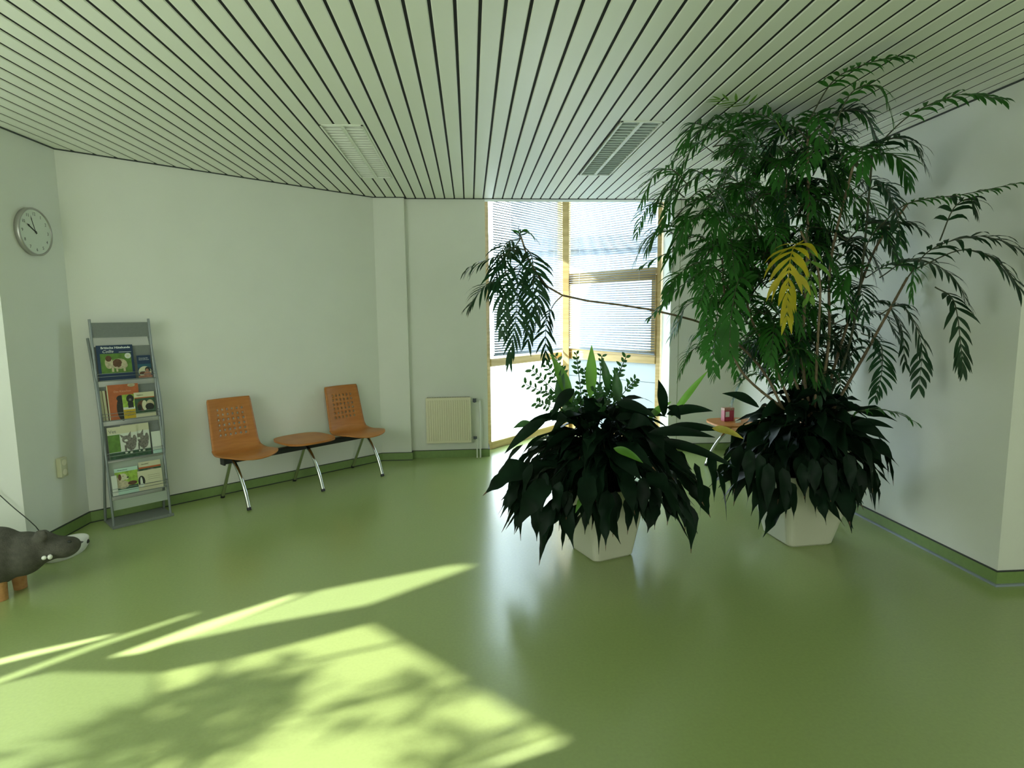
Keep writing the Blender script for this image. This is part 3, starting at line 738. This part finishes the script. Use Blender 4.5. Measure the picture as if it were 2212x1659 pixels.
# ------------------------------------------------------------------ planters
def rsq(h, c, n=6):
    pts = []
    for q in range(4):
        ox, oy = ((h-c), (h-c)) if q == 0 else ((-(h-c)), (h-c)) if q == 1 else ((-(h-c)), -(h-c)) if q == 2 else ((h-c), -(h-c))
        for i in range(n): a = PI/2*q + PI/2*i/(n-1); pts.append((ox+c*math.cos(a), oy+c*math.sin(a)))
    return pts
def planter(parent, hb, ht, H_, c):
    mb = MB(); rows = [(hb-.012, 0), (hb, .012), (hb+(ht-hb)*.55, H_*.5), (ht, H_-.03), (ht+.004, H_), (ht-.014, H_), (ht-.022, H_-.05)]
    vs = []; n = 24
    for h, z in rows: vs += [(x, y, z) for x, y in rsq(h, c*h/hb)]
    fs = [(i*n+k, i*n+(k+1) % n, (i+1)*n+(k+1) % n, (i+1)*n+k) for i in range(len(rows)-1) for k in range(n)]
    mb.add(vs, fs, 0, False); mb.add(vs[:n], [tuple(reversed(range(n)))])
    link('planter_pot', mb, M['pot'], parent, bevel=.003)
    mb = MB(); mb.add([(x, y, H_-.05) for x, y in rsq(ht-.021, c*ht/hb)], [tuple(range(n))]); link('soil', mb, M['soil'], parent)

def blade(mb, p0, d, L, W, end_pitch, mi=0, tip=None, roll=0.0, fold=.25, nseg=11, wav=.0, shape='lily', zmin=.02):
    """one leaf blade: starts at p0 going along d and bends down to end_pitch"""
    d = Vector(d).normalized(); az = Vector((d.x, d.y, 0)); az = az.normalized() if az.length > .02 else Vector((1, 0, 0))
    pitch = math.atan2(d.z, Vector((d.x, d.y)).length); p = Vector(p0); side0 = az.cross(Vector((0, 0, 1)))
    vs = []; ph = random.random()*6
    for i in range(nseg+1):
        t = i/nseg; pi_ = pitch + (end_pitch-pitch)*t**.8
        tg = az*math.cos(pi_) + Vector((0, 0, 1))*math.sin(pi_); nrm = side0.cross(tg).normalized()
        rl = roll*(.4+t); sd = (side0*math.cos(rl) + nrm*math.sin(rl)).normalized(); nn = sd.cross(tg)
        if shape == 'lily': wd = (W*.56*(math.sin(PI*min(1, (t/.88)**.72))**.75)*(1-.40*t*t) if t < .84 else W*.07*(1-t)/.16)*(1+.10*math.sin(ph+t*17))
        else: wd = W*.5*math.sin(PI*(.08+.90*t**.8))
        if i == nseg: wd = .0008
        wd = max(wd, .0008); wv = wav*math.sin(ph + t*11)
        up = nn*(-fold*wd)
        q = Vector(p); q.z = max(zmin, q.z)
        vs += [q - sd*wd - up*1.0 + nn*wv*wd, q, q + sd*wd - up*1.0 - nn*wv*wd]
        p = p + tg*(L/nseg)
    fs = []; o = len(mb.v)
    for i in range(nseg):
        a = i*3; fs_i = [(a, a+1, a+4, a+3), (a+1, a+2, a+5, a+4)]
        for f in fs_i: fs.append((f, i))
    mb.v += [tuple(x) for x in vs]
    for f, i in fs:
        mb.f.append(tuple(k+o for k in f)); mb.m.append(tip if (tip is not None and i >= nseg-1) else mi); mb.sm.append(True)
    return p

def lily_clump(parent, c, n, rx, ztop, rng, pz=.47, xs=1.0, shadeside=None, bright=()):
    mbL = MB(); mbS = MB()
    for i in range(n):
        t = (i+.5)/n                              # 0 inner and high ... 1 outer and low
        a = i*2.39996 + rng.uniform(-.25, .25)
        rr = (.10 + .90*t**.75)*rx*rng.uniform(.70, 1.12)
        ex = rr*math.cos(a)*xs; ey = rr*math.sin(a)*.85
        ze = ztop*(1-.42*t**1.6) * rng.uniform(.82, 1.04)
        base = Vector((rng.uniform(-.10, .10)+ex*.12, rng.uniform(-.10, .10)+ey*.12, pz-.05))
        end = Vector((ex*.62, ey*.62, ze - .02)); mid = base.lerp(end, .5) + Vector((0, 0, .10+.12*t))
        pet = bez([base, mid, end], 6)
        mbS.tube(pet, [.0045, .0042, .004, .0038, .0036, .0034, .003], 5, caps=False)
        dr = (pet[-1]-pet[-2]).normalized(); L = rng.uniform(.22, .37); W = L*rng.uniform(.22, .40)
        ep = -rng.uniform(.35, 1.15) - .35*t; dr = (dr + Vector((rng.uniform(-.45, .45), rng.uniform(-.45, .45), rng.uniform(-.25, .25)))).normalized()
        mi = 0; tip = 1 if rng.random() < .30*t+.04 else None
        blade(mbL, pet[-1], dr, L, W, ep, mi, tip, roll=rng.uniform(-1.1, 1.1), fold=rng.uniform(.1, .5), wav=rng.uniform(.15, .5), zmin=.06)
    link('leaf_stalks', mbS, M['lily'], parent); link('lily_foliage', mbL, [M['lily'], M['lilytip']], parent)

def world_leaf(parent, name, label, p0, p1, W, m, sag=.02, shape='lily', up=None, tipmat=None):
    """a single leaf from p0 to p1 (points of the room)"""
    p0 = Vector(p0) - parent.location; p1 = Vector(p1) - parent.location
    R = Matrix.Rotation(-parent.rotation_euler.z, 3, 'Z'); p0 = R @ p0; p1 = R @ p1
    t = (p1-p0); L = t.length; t.normalize(); upv = Vector(up or (0, -.8, .5)); upv = R @ upv
    sd = t.cross(upv).normalized(); nn = sd.cross(t); mb = MB(); n = 12; vs = []
    for i in range(n+1):
        f = i/n; p = p0.lerp(p1, f) + Vector((0, 0, sag*math.sin(PI*f)))
        wd = max(.001, W*.5*math.sin(PI*min(1, f**.8))**.85*(1-.25*f)); wv = .12*math.sin(f*9)*wd
        vs += [p - sd*wd + nn*(wd*.35+wv), p, p + sd*wd + nn*(wd*.35-wv)]
    mb.add(vs, [q for i in range(n) for q in ((i*3, i*3+1, i*3+4, i*3+3), (i*3+1, i*3+2, i*3+5, i*3+4))], 0, True)
    o = link(name, mb, m, parent)
    if label: o['label'] = label
    return o

P1 = thing('planter_with_peace_lily', 'cream square planter overflowing with dark peace lily leaves, nearer the bay window', 'potted plant', (.835, 3.635, 0), math.radians(21))
planter(P1, .150, .215, .46, .040)
rng = random.Random(5)
lily_clump(P1, None, 250, .84, .90, rng, xs=1.06)
# hanging leaves around the rim
def hang(parent, pts, rng, W=.075):
    mbL = MB(); R = Matrix.Rotation(-parent.rotation_euler.z, 3, 'Z')
    for (u0, v0, u1, v1, y) in pts:
        a = R @ (at(u0, v0, y)-parent.location); b = R @ (at(u1, v1, y-.04)-parent.location)
        t = b-a; L = t.length*1.05; d = t.normalized()
        blade(mbL, a, Vector((d.x*1.3, d.y*1.3-.05, d.z*.7)), L, min(W, L*.42), max(-1.55, math.atan2(d.z, Vector((d.x, d.y)).length)*1.1), 0, 1 if rng.random() < .5 else None, roll=rng.uniform(-.5, .5), fold=.3, wav=.2, zmin=.03)
    link('hanging_leaves', mbL, [M['lily'], M['lilytip']], parent)
hang(P1, [(1130, 960, 1070, 1060, 3.55), (1110, 1010, 1122, 1160, 3.5), (1120, 1040, 1100, 1110, 3.45), (1160, 1080, 1158, 1165, 3.35), (1200, 1095, 1168, 1215, 3.22), (1290, 1045, 1290, 1190, 3.25),
          (1232, 1100, 1215, 1185, 3.25), (1245, 1090, 1240, 1135, 3.25), (1180, 1020, 1165, 1120, 3.3), (1210, 1040, 1200, 1130, 3.25), (1330, 1060, 1322, 1155, 3.25), (1370, 1060, 1355, 1150, 3.25),
          (1410, 1050, 1412, 1140, 3.28), (1450, 1040, 1440, 1130, 3.3), (1470, 1060, 1478, 1140, 3.3), (1490, 1090, 1490, 1190, 3.3), (1500, 1000, 1510, 1110, 3.4), (1530, 980, 1540, 1080, 3.5), (1545, 1010, 1565, 1120, 3.5),
          (1420, 1090, 1400, 1150, 3.25), (1270, 1060, 1262, 1150, 3.25), (1150, 1000, 1130, 1100, 3.35), (1225, 1060, 1222, 1120, 3.25), (1390, 1030, 1385, 1120, 3.25)], rng)
for a in ((1325, 968, 1389, 1000, 3.10, .055, 'bright lime green leaf'), (1262, 1070, 1243, 1108, 3.15, .035, 'small bright green leaf'), (1275, 860, 1278, 745, 3.62, .080, 'tall upright green leaf'),
          (1235, 870, 1190, 765, 3.60, .085, 'upright green leaf'), (1205, 880, 1215, 790, 3.60, .07, None), (1315, 850, 1300, 770, 3.66, .06, None), (1335, 870, 1328, 800, 3.58, .075, None), (1150, 915, 1108, 925, 3.5, .05, None),
          (1400, 905, 1450, 868, 3.55, .05, None), (1450, 900, 1530, 800, 3.50, .045, None), (1300, 880, 1280, 862, 3.5, .05, None)):
    u0, v0, u1, v1, y, W_, lb = a
    world_leaf(P1, 'lily_leaf', lb, at(u0, v0, y), at(u1, v1, y), W_, M['lilyedge'] if lb or u0 in (1400, 1450) else M['zz'], .01)
for a in ((1435, 900, 1422, 820, 3.5), (1470, 905, 1440, 880, 3.45), (1440, 895, 1540, 888, 3.5), (1430, 930, 1560, 930, 3.55), (1420, 950, 1590, 1010, 3.5), (1400, 935, 1545, 945, 3.4), (1180, 905, 1090, 980, 3.4), (1240, 840, 1190, 900, 3.4), (1330, 870, 1420, 905, 3.35)):
    u0, v0, u1, v1, y = a
    world_leaf(P1, 'lily_leaf', None, at(u0, v0, y), at(u1, v1, y-.05), .075, M['lily'], .02)
# ZZ stems with paired leaves
R1 = Matrix.Rotation(-P1.rotation_euler.z, 3, 'Z')
mbz = MB()
def zz_stem(u0, v0, u1, v1, y, n=10, L=.05):
    a = R1 @ (at(u0, v0, y)-P1.location); b = R1 @ (at(u1, v1, y)-P1.location)
    pts = bez([a, a.lerp(b, .5)+Vector((0, 0, .012)), b], 12); mbz.tube(pts, .003, 5, caps=False)
    side = (b-a).normalized().cross(Vector((0, 1, 0))).normalized()
    for i in range(n):
        f = .25+.75*i/(n-1); p = pts[min(12, int(f*12))]; t = (b-a).normalized()
        for s in (-1, 1):
            d = (side*s*rng.uniform(.6, 1) + t*.45 + Vector((0, rng.uniform(-.5, .5), 0))).normalized(); q = d.cross(Vector((rng.uniform(-.3, .3), -1, .3))).normalized(); LL = L*rng.uniform(.7, 1.1)
            mbz.add([p, p+d*LL*.3+q*LL*.22, p+d*LL*.7+q*LL*.2, p+d*LL, p+d*LL*.7-q*LL*.2, p+d*LL*.3-q*LL*.22], [(0, 1, 2, 3, 4, 5)])
for z_ in ((1240, 900, 1200, 770, 3.7), (1250, 900, 1150, 800, 3.75), (1260, 900, 1245, 765, 3.7), (1270, 900, 1135, 830, 3.7), (1290, 900, 1300, 770, 3.75), (1300, 900, 1352, 772, 3.75), (1310, 900, 1372, 820, 3.7),
           (1260, 905, 1180, 845, 3.65), (1290, 905, 1325, 840, 3.65), (1280, 900, 1262, 800, 3.68), (1230, 900, 1215, 800, 3.7), (1240, 905, 1160, 870, 3.66), (1250, 900, 1180, 790, 3.7), (1280, 900, 1340, 800, 3.8),
           (1250, 910, 1225, 850, 3.62), (1300, 910, 1290, 840, 3.62), (1270, 900, 1210, 820, 3.8)):
    zz_stem(*z_)
link('zz_stems', mbz, M['zz'], P1)

P2 = thing('planter_with_palm', 'cream square planter with a tall many stemmed palm above dark lilies, near right wall', 'potted plant', (2.215, 3.735, 0), math.radians(5))
planter(P2, .162, .262, .50, .040)
lily_clump(P2, None, 200, .68, .93, rng, pz=.50, xs=.98)
hang(P2, [(1600, 960, 1585, 1060, 3.6), (1640, 980, 1640, 1100, 3.45), (1660, 1000, 1655, 1105, 3.4), (1690, 1010, 1695, 1115, 3.35), (1705, 1040, 1712, 1120, 3.35), (1730, 1000, 1735, 1075, 3.35), (1790, 1000, 1792, 1085, 3.35),
          (1815, 1010, 1820, 1082, 3.38), (1860, 1010, 1850, 1100, 3.4), (1880, 1000, 1895, 1095, 3.45), (1900, 960, 1915, 1030, 3.5), (1895, 940, 1922, 1045, 3.5), (1860, 950, 1880, 1060, 3.4), (1620, 970, 1615, 1060, 3.5), (1755, 990, 1758, 1070, 3.35), (1830, 980, 1835, 1060, 3.35)], rng)
world_leaf(P2, 'lily_leaf', 'yellow leaf', at(1538, 925, 3.25), at(1606, 948, 3.2), .052, M['lilyyel'], .012)
world_leaf(P2, 'lily_leaf', None, at(1640, 880, 3.5), at(1560, 850, 3.45), .07, M['lily'], .02)
world_leaf(P2, 'lily_leaf', None, at(1840, 915, 3.5), at(1930, 925, 3.45), .06, M['lily'], .02)

# palm fronds: each a part of the palm
R2 = Matrix.Rotation(-P2.rotation_euler.z, 3, 'Z')
def loc2(p): return R2 @ (Vector(p) - P2.location)
def frond(pts, pairs=14, L=.20, W=.020, wk=1.12, m='palm', droop=.9, bare=.15, label=None, name='frond', gap=1.0, stalk='canedk', zmax=HC-.02, into=None):
    """pts are points of the room along the midrib"""
    cur = bez([loc2(p) for p in pts], 24); mb = into if into is not None else MB()
    n = len(cur); mb.tube(cur, [.0042*(1-.75*i/(n-1)) for i in range(n)], 5, mi=1, caps=False)
    tot = n-1; up0 = Vector((0, 0, 1))
    for i in range(pairs):
        f = bare + (1-bare)*(i+.5)/pairs; k = f*tot; a = cur[int(k)].lerp(cur[min(tot, int(k)+1)], k-int(k))
        t = (cur[min(tot, int(k)+1)]-cur[max(0, int(k)-1)]).normalized()
        sd = t.cross(up0)
        if sd.length < .15: sd = t.cross(Vector((.3, -1, 0)))
        sd.normalize(); g = (i+.5)/pairs
        ll = L*(.55+.45*math.sin(PI*min(1, g*.9+.18)))*rng.uniform(.88, 1.1); open_ = 1.10 - .70*g
        for s in (-1, 1):
            oj = open_ + rng.uniform(-.16, .16); lj = ll*rng.uniform(.85, 1.1); dj = droop*rng.uniform(.6, 1.5)
            d = (t*math.cos(oj) + sd*s*math.sin(oj) + Vector((0, 0, rng.uniform(-.25, .25)))).normalized()
            p = Vector(a); ns = 5; wv = d.cross(sd*s).normalized() if False else (t*math.sin(open_) - sd*s*math.cos(open_)).normalized(); vs = []
            for j in range(ns+1):
                q = j/ns; dd = (d + Vector((0, 0, -dj*q*q*1.6))).normalized()
                wd = W*wk*.5*math.sin(PI*(.10+.88*q))*1.05
                if j == ns: wd = .0006
                w_ = wv*wd; nn = dd.cross(wv).normalized()
                pz = Vector(p); pz.z = min(zmax, pz.z)
                vs += [pz-w_, pz + Vector((0, 0, -.18*wd)), pz+w_]; p = p + dd*(lj/ns)
            mb.add(vs, [x for j in range(ns) for x in ((j*3, j*3+1, j*3+4, j*3+3), (j*3+1, j*3+2, j*3+5, j*3+4))], 0, True)
    if into is not None: return None
    o = link(name, mb, [M[m], M[stalk]], P2)
    if label: o['label'] = label
    return o
def fpx(lst, **k): return frond([at(u, v, y) for u, v, y in lst], **k)
# explicit outline fronds
fpx([(1745, 265, 3.2), (1800, 175, 2.95), (1880, 135, 2.75), (1965, 118, 2.62)], pairs=13, L=.12, W=.020, droop=1.3, bare=.25)
fpx([(1790, 300, 3.1), (1840, 200, 2.95), (1900, 190, 2.85), (1930, 260, 2.80)], pairs=12, L=.12, W=.016, droop=1.2, bare=.2)
fpx([(1890, 320, 3.3), (1965, 250, 3.05), (2070, 205, 2.88), (2170, 215, 2.80)], pairs=12, L=.13, W=.022, droop=1.2, bare=.3)
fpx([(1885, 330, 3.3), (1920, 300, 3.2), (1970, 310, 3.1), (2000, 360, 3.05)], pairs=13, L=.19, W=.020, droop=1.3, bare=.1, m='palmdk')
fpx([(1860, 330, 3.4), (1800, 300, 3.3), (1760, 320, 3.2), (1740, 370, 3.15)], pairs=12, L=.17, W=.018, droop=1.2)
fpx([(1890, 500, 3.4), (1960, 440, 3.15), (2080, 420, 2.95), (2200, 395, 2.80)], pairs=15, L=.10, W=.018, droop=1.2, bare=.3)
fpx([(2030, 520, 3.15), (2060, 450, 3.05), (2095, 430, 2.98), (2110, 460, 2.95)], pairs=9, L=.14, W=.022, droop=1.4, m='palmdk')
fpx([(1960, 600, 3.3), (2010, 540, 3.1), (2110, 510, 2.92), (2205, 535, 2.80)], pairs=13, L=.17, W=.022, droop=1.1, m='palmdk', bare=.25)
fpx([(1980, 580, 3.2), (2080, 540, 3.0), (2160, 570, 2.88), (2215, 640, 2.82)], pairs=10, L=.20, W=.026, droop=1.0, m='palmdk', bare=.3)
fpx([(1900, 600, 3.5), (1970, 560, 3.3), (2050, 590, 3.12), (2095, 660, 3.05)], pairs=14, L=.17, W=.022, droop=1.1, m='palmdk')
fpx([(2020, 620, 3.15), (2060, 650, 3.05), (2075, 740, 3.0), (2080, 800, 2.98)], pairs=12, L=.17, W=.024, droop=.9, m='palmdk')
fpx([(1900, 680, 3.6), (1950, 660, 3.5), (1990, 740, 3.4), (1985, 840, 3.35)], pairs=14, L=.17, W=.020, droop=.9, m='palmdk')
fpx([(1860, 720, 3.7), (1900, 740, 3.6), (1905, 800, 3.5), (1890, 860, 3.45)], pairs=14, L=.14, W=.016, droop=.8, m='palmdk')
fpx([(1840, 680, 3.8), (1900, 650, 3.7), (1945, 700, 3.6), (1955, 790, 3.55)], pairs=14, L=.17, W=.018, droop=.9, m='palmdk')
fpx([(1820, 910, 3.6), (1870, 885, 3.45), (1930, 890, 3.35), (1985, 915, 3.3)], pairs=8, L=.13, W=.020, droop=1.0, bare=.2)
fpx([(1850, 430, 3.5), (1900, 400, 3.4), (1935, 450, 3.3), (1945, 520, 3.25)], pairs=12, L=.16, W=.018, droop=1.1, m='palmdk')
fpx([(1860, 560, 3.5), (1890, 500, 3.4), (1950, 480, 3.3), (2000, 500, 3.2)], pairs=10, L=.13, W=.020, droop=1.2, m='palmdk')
# left outline
fpx([(1740, 330, 3.6), (1660, 240, 3.7), (1560, 240, 3.7), (1480, 320, 3.65)], pairs=18, L=.22, W=.020, droop=1.0)
fpx([(1700, 380, 3.7), (1620, 290, 3.75), (1520, 300, 3.7), (1440, 400, 3.65)], pairs=18, L=.22, W=.020, droop=1.0)
fpx([(1720, 330, 3.5), (1670, 260, 3.5), (1600, 245, 3.45), (1540, 280, 3.4)], pairs=16, L=.20, W=.020, droop=1.2)
fpx([(1660, 460, 3.8), (1560, 370, 3.8), (1480, 400, 3.75), (1430, 480, 3.7)], pairs=18, L=.22, W=.022, droop=1.0)
fpx([(1650, 520, 3.8), (1560, 430, 3.75), (1490, 450, 3.7), (1445, 560, 3.65)], pairs=16, L=.22, W=.022, droop=.9)
fpx([(1630, 590, 3.8), (1540, 520, 3.75), (1460, 540, 3.7), (1385, 575, 3.65)], pairs=18, L=.15, W=.024, droop=1.3)
fpx([(1620, 640, 3.8), (1540, 580, 3.7), (1470, 620, 3.65), (1400, 690, 3.6)], pairs=12, L=.14, W=.022, droop=1.0, bare=.3)
fpx([(1560, 560, 3.7), (1500, 570, 3.65), (1460, 600, 3.6), (1440, 640, 3.55)], pairs=12, L=.15, W=.022, droop=1.2)
fpx([(1600, 650, 3.7), (1560, 640, 3.6), (1545, 720, 3.5), (1540, 800, 3.45)], pairs=15, L=.17, W=.022, droop=.9)
fpx([(1640, 640, 3.6), (1600, 600, 3.5), (1580, 680, 3.4), (1575, 770, 3.35)], pairs=16, L=.19, W=.024, droop=.9)
fpx([(1700, 300, 3.5), (1640, 200, 3.45), (1600, 180, 3.4), (1550, 165, 3.35)], pairs=5, L=.16, W=.014, m='palmlt', droop=.1, bare=.45, label='pale yellow green young frond', stalk='palmlt')
# the yellowing frond
fpx([(1735, 520, 3.25), (1712, 540, 3.18), (1702, 610, 3.15), (1700, 690, 3.14)], pairs=13, L=.19, W=.026, m='palmyel', droop=1.6, bare=.12, label='yellow withering frond', name='yellow_frond', stalk='palmyel')
fpx([(1740, 500, 3.25), (1750, 560, 3.18), (1752, 610, 3.16), (1748, 650, 3.15)], pairs=6, L=.13, W=.024, m='palmlt', droop=1.4, bare=.15)

# canes
def cane(lst, r=.010, m='cane', lb=None):
    pts = bez([loc2(at(u, v, y)) for u, v, y in lst], 18); mb = MB()
    mb.tube(pts, [r*(1-.35*i/18) for i in range(19)], 8)
    for i in range(1, 18, 2): p = pts[i]; t = (pts[i+1]-pts[i-1]).normalized(); mb.tube([p-t*.004, p+t*.004], r*1.12*(1-.35*i/18), 8)
    o = link('cane', mb, M[m], P2)
    if lb: o['label'] = lb
B0 = 3.72
canes = [[(1755, 905, B0), (1735, 780, 3.7), (1745, 500, 3.65), (1745, 300, 3.5)], [(1748, 900, B0), (1700, 760, 3.7), (1690, 560, 3.7), (1700, 380, 3.7)], [(1765, 900, B0), (1790, 740, 3.7), (1795, 560, 3.65), (1850, 330, 3.4)],
         [(1775, 895, B0), (1830, 760, 3.7), (1860, 600, 3.6), (1885, 330, 3.35)], [(1790, 900, B0+.03), (1860, 780, 3.7), (1910, 690, 3.6), (1960, 600, 3.4)], [(1715, 890, B0), (1660, 760, 3.7), (1620, 680, 3.75), (1600, 560, 3.8)],
         [(1780, 890, B0+.05), (1800, 800, 3.8), (1880, 560, 3.7), (1960, 440, 3.3)], [(1700, 890, B0), (1600, 800, 3.75), (1570, 690, 3.8), (1560, 560, 3.8)], [(1740, 890, B0+.05), (1720, 700, 3.9), (1640, 520, 3.9), (1640, 420, 3.85)],
         [(1760, 890, B0-.05), (1765, 760, 3.55), (1770, 600, 3.5), (1730, 500, 3.3)]]
for i, c in enumerate(canes): cane(c, .0105 if i % 2 == 0 else .009, 'cane' if i not in (3,) else 'canedk')
# the long leaning stem that reaches across the bay
cane([(1690, 880, B0), (1640, 790, 3.8), (1545, 710, 3.85), (1400, 668, 3.9), (1215, 638, 3.9), (1150, 575, 3.88), (1125, 510, 3.85)], .0085, 'cane', 'long brown stem leaning left')
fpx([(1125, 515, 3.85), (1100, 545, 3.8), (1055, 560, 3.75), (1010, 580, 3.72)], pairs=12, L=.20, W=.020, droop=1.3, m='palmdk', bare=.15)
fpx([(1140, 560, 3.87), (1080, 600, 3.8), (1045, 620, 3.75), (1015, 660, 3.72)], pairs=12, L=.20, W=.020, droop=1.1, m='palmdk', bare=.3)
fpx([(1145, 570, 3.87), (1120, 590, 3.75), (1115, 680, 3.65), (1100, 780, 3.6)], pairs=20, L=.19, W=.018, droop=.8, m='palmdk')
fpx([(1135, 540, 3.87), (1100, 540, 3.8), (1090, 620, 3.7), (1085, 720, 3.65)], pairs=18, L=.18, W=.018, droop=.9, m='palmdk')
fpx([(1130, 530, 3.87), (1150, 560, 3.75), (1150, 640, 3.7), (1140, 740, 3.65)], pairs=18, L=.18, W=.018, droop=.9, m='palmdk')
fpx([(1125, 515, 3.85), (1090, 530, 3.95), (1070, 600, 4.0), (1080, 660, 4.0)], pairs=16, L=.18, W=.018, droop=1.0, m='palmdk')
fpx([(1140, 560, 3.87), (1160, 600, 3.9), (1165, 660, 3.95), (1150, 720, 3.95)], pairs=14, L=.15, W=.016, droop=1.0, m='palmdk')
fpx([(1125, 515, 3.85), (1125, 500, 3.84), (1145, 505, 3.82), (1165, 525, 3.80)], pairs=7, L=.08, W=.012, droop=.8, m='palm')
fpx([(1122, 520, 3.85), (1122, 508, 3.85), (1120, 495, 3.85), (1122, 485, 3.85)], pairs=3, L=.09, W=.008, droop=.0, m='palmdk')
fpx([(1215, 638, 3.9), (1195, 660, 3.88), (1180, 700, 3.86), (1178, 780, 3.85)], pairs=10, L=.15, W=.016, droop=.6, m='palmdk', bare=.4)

# crown nodes with radiating fronds
nodes = [(1745, 300, 3.5, 6), (1700, 380, 3.7, 6), (1850, 360, 3.4, 4), (1640, 430, 3.85, 5), (1600, 560, 3.8, 5), (1560, 560, 3.8, 3), (1760, 450, 3.75, 5), (1830, 520, 3.6, 4),
         (1690, 560, 3.8, 5), (1740, 640, 3.8, 4), (1650, 680, 3.75, 4), (1870, 600, 3.7, 3), (1800, 700, 3.85, 3), (1570, 690, 3.8, 2), (1720, 760, 3.9, 2)]
cnt = 0
for (u, v, y, k) in nodes:
    p = at(u, v, y)
    for i in range(k):
        a = 2*PI*i/k + rng.uniform(-.4, .4); L_ = rng.uniform(.34, .46); e = rng.uniform(.35, .9)
        d = Vector((math.cos(a), math.sin(a)*.75, 0))
        q1 = p + d*L_*.35 + Vector((0, 0, L_*.38*e)); q2 = p + d*L_*.72 + Vector((0, 0, L_*.30*e)); q3 = p + d*L_*.98 + Vector((0, 0, -L_*.28))
        for q in (q1, q2, q3):
            q.z = min(q.z, HC-.05); q.x = min(q.x, XR-.06)
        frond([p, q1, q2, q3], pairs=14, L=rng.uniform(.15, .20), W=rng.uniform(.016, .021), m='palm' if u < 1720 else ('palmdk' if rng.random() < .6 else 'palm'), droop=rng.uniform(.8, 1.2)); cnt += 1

# the dense inner mass of fronds that nobody could tell apart
inner = MB(); inner_dk = MB()
for i in range(175):
    a = rng.uniform(0, 2*PI); q = rng.random()**.6
    u = 1655 + 205*q*math.cos(a); v = 535 + 285*q*math.sin(a); y = rng.uniform(3.55, 4.15)
    if i >= 135: u = 1715 + 150*q*math.cos(a); v = 765 + 85*q*math.sin(a); y = rng.uniform(3.75, 4.2)
    p = at(u, v, y); a = rng.uniform(0, 2*PI); L_ = rng.uniform(.28, .42); d = Vector((math.cos(a), math.sin(a)*.7, 0))
    pp = [p, p + d*L_*.35 + Vector((0, 0, L_*.22)), p + d*L_*.70 + Vector((0, 0, L_*.10)), p + d*L_*.92 + Vector((0, 0, -L_*.32))]
    for k in pp: k.z = min(k.z, HC-.06); k.x = min(k.x, XR-.08)
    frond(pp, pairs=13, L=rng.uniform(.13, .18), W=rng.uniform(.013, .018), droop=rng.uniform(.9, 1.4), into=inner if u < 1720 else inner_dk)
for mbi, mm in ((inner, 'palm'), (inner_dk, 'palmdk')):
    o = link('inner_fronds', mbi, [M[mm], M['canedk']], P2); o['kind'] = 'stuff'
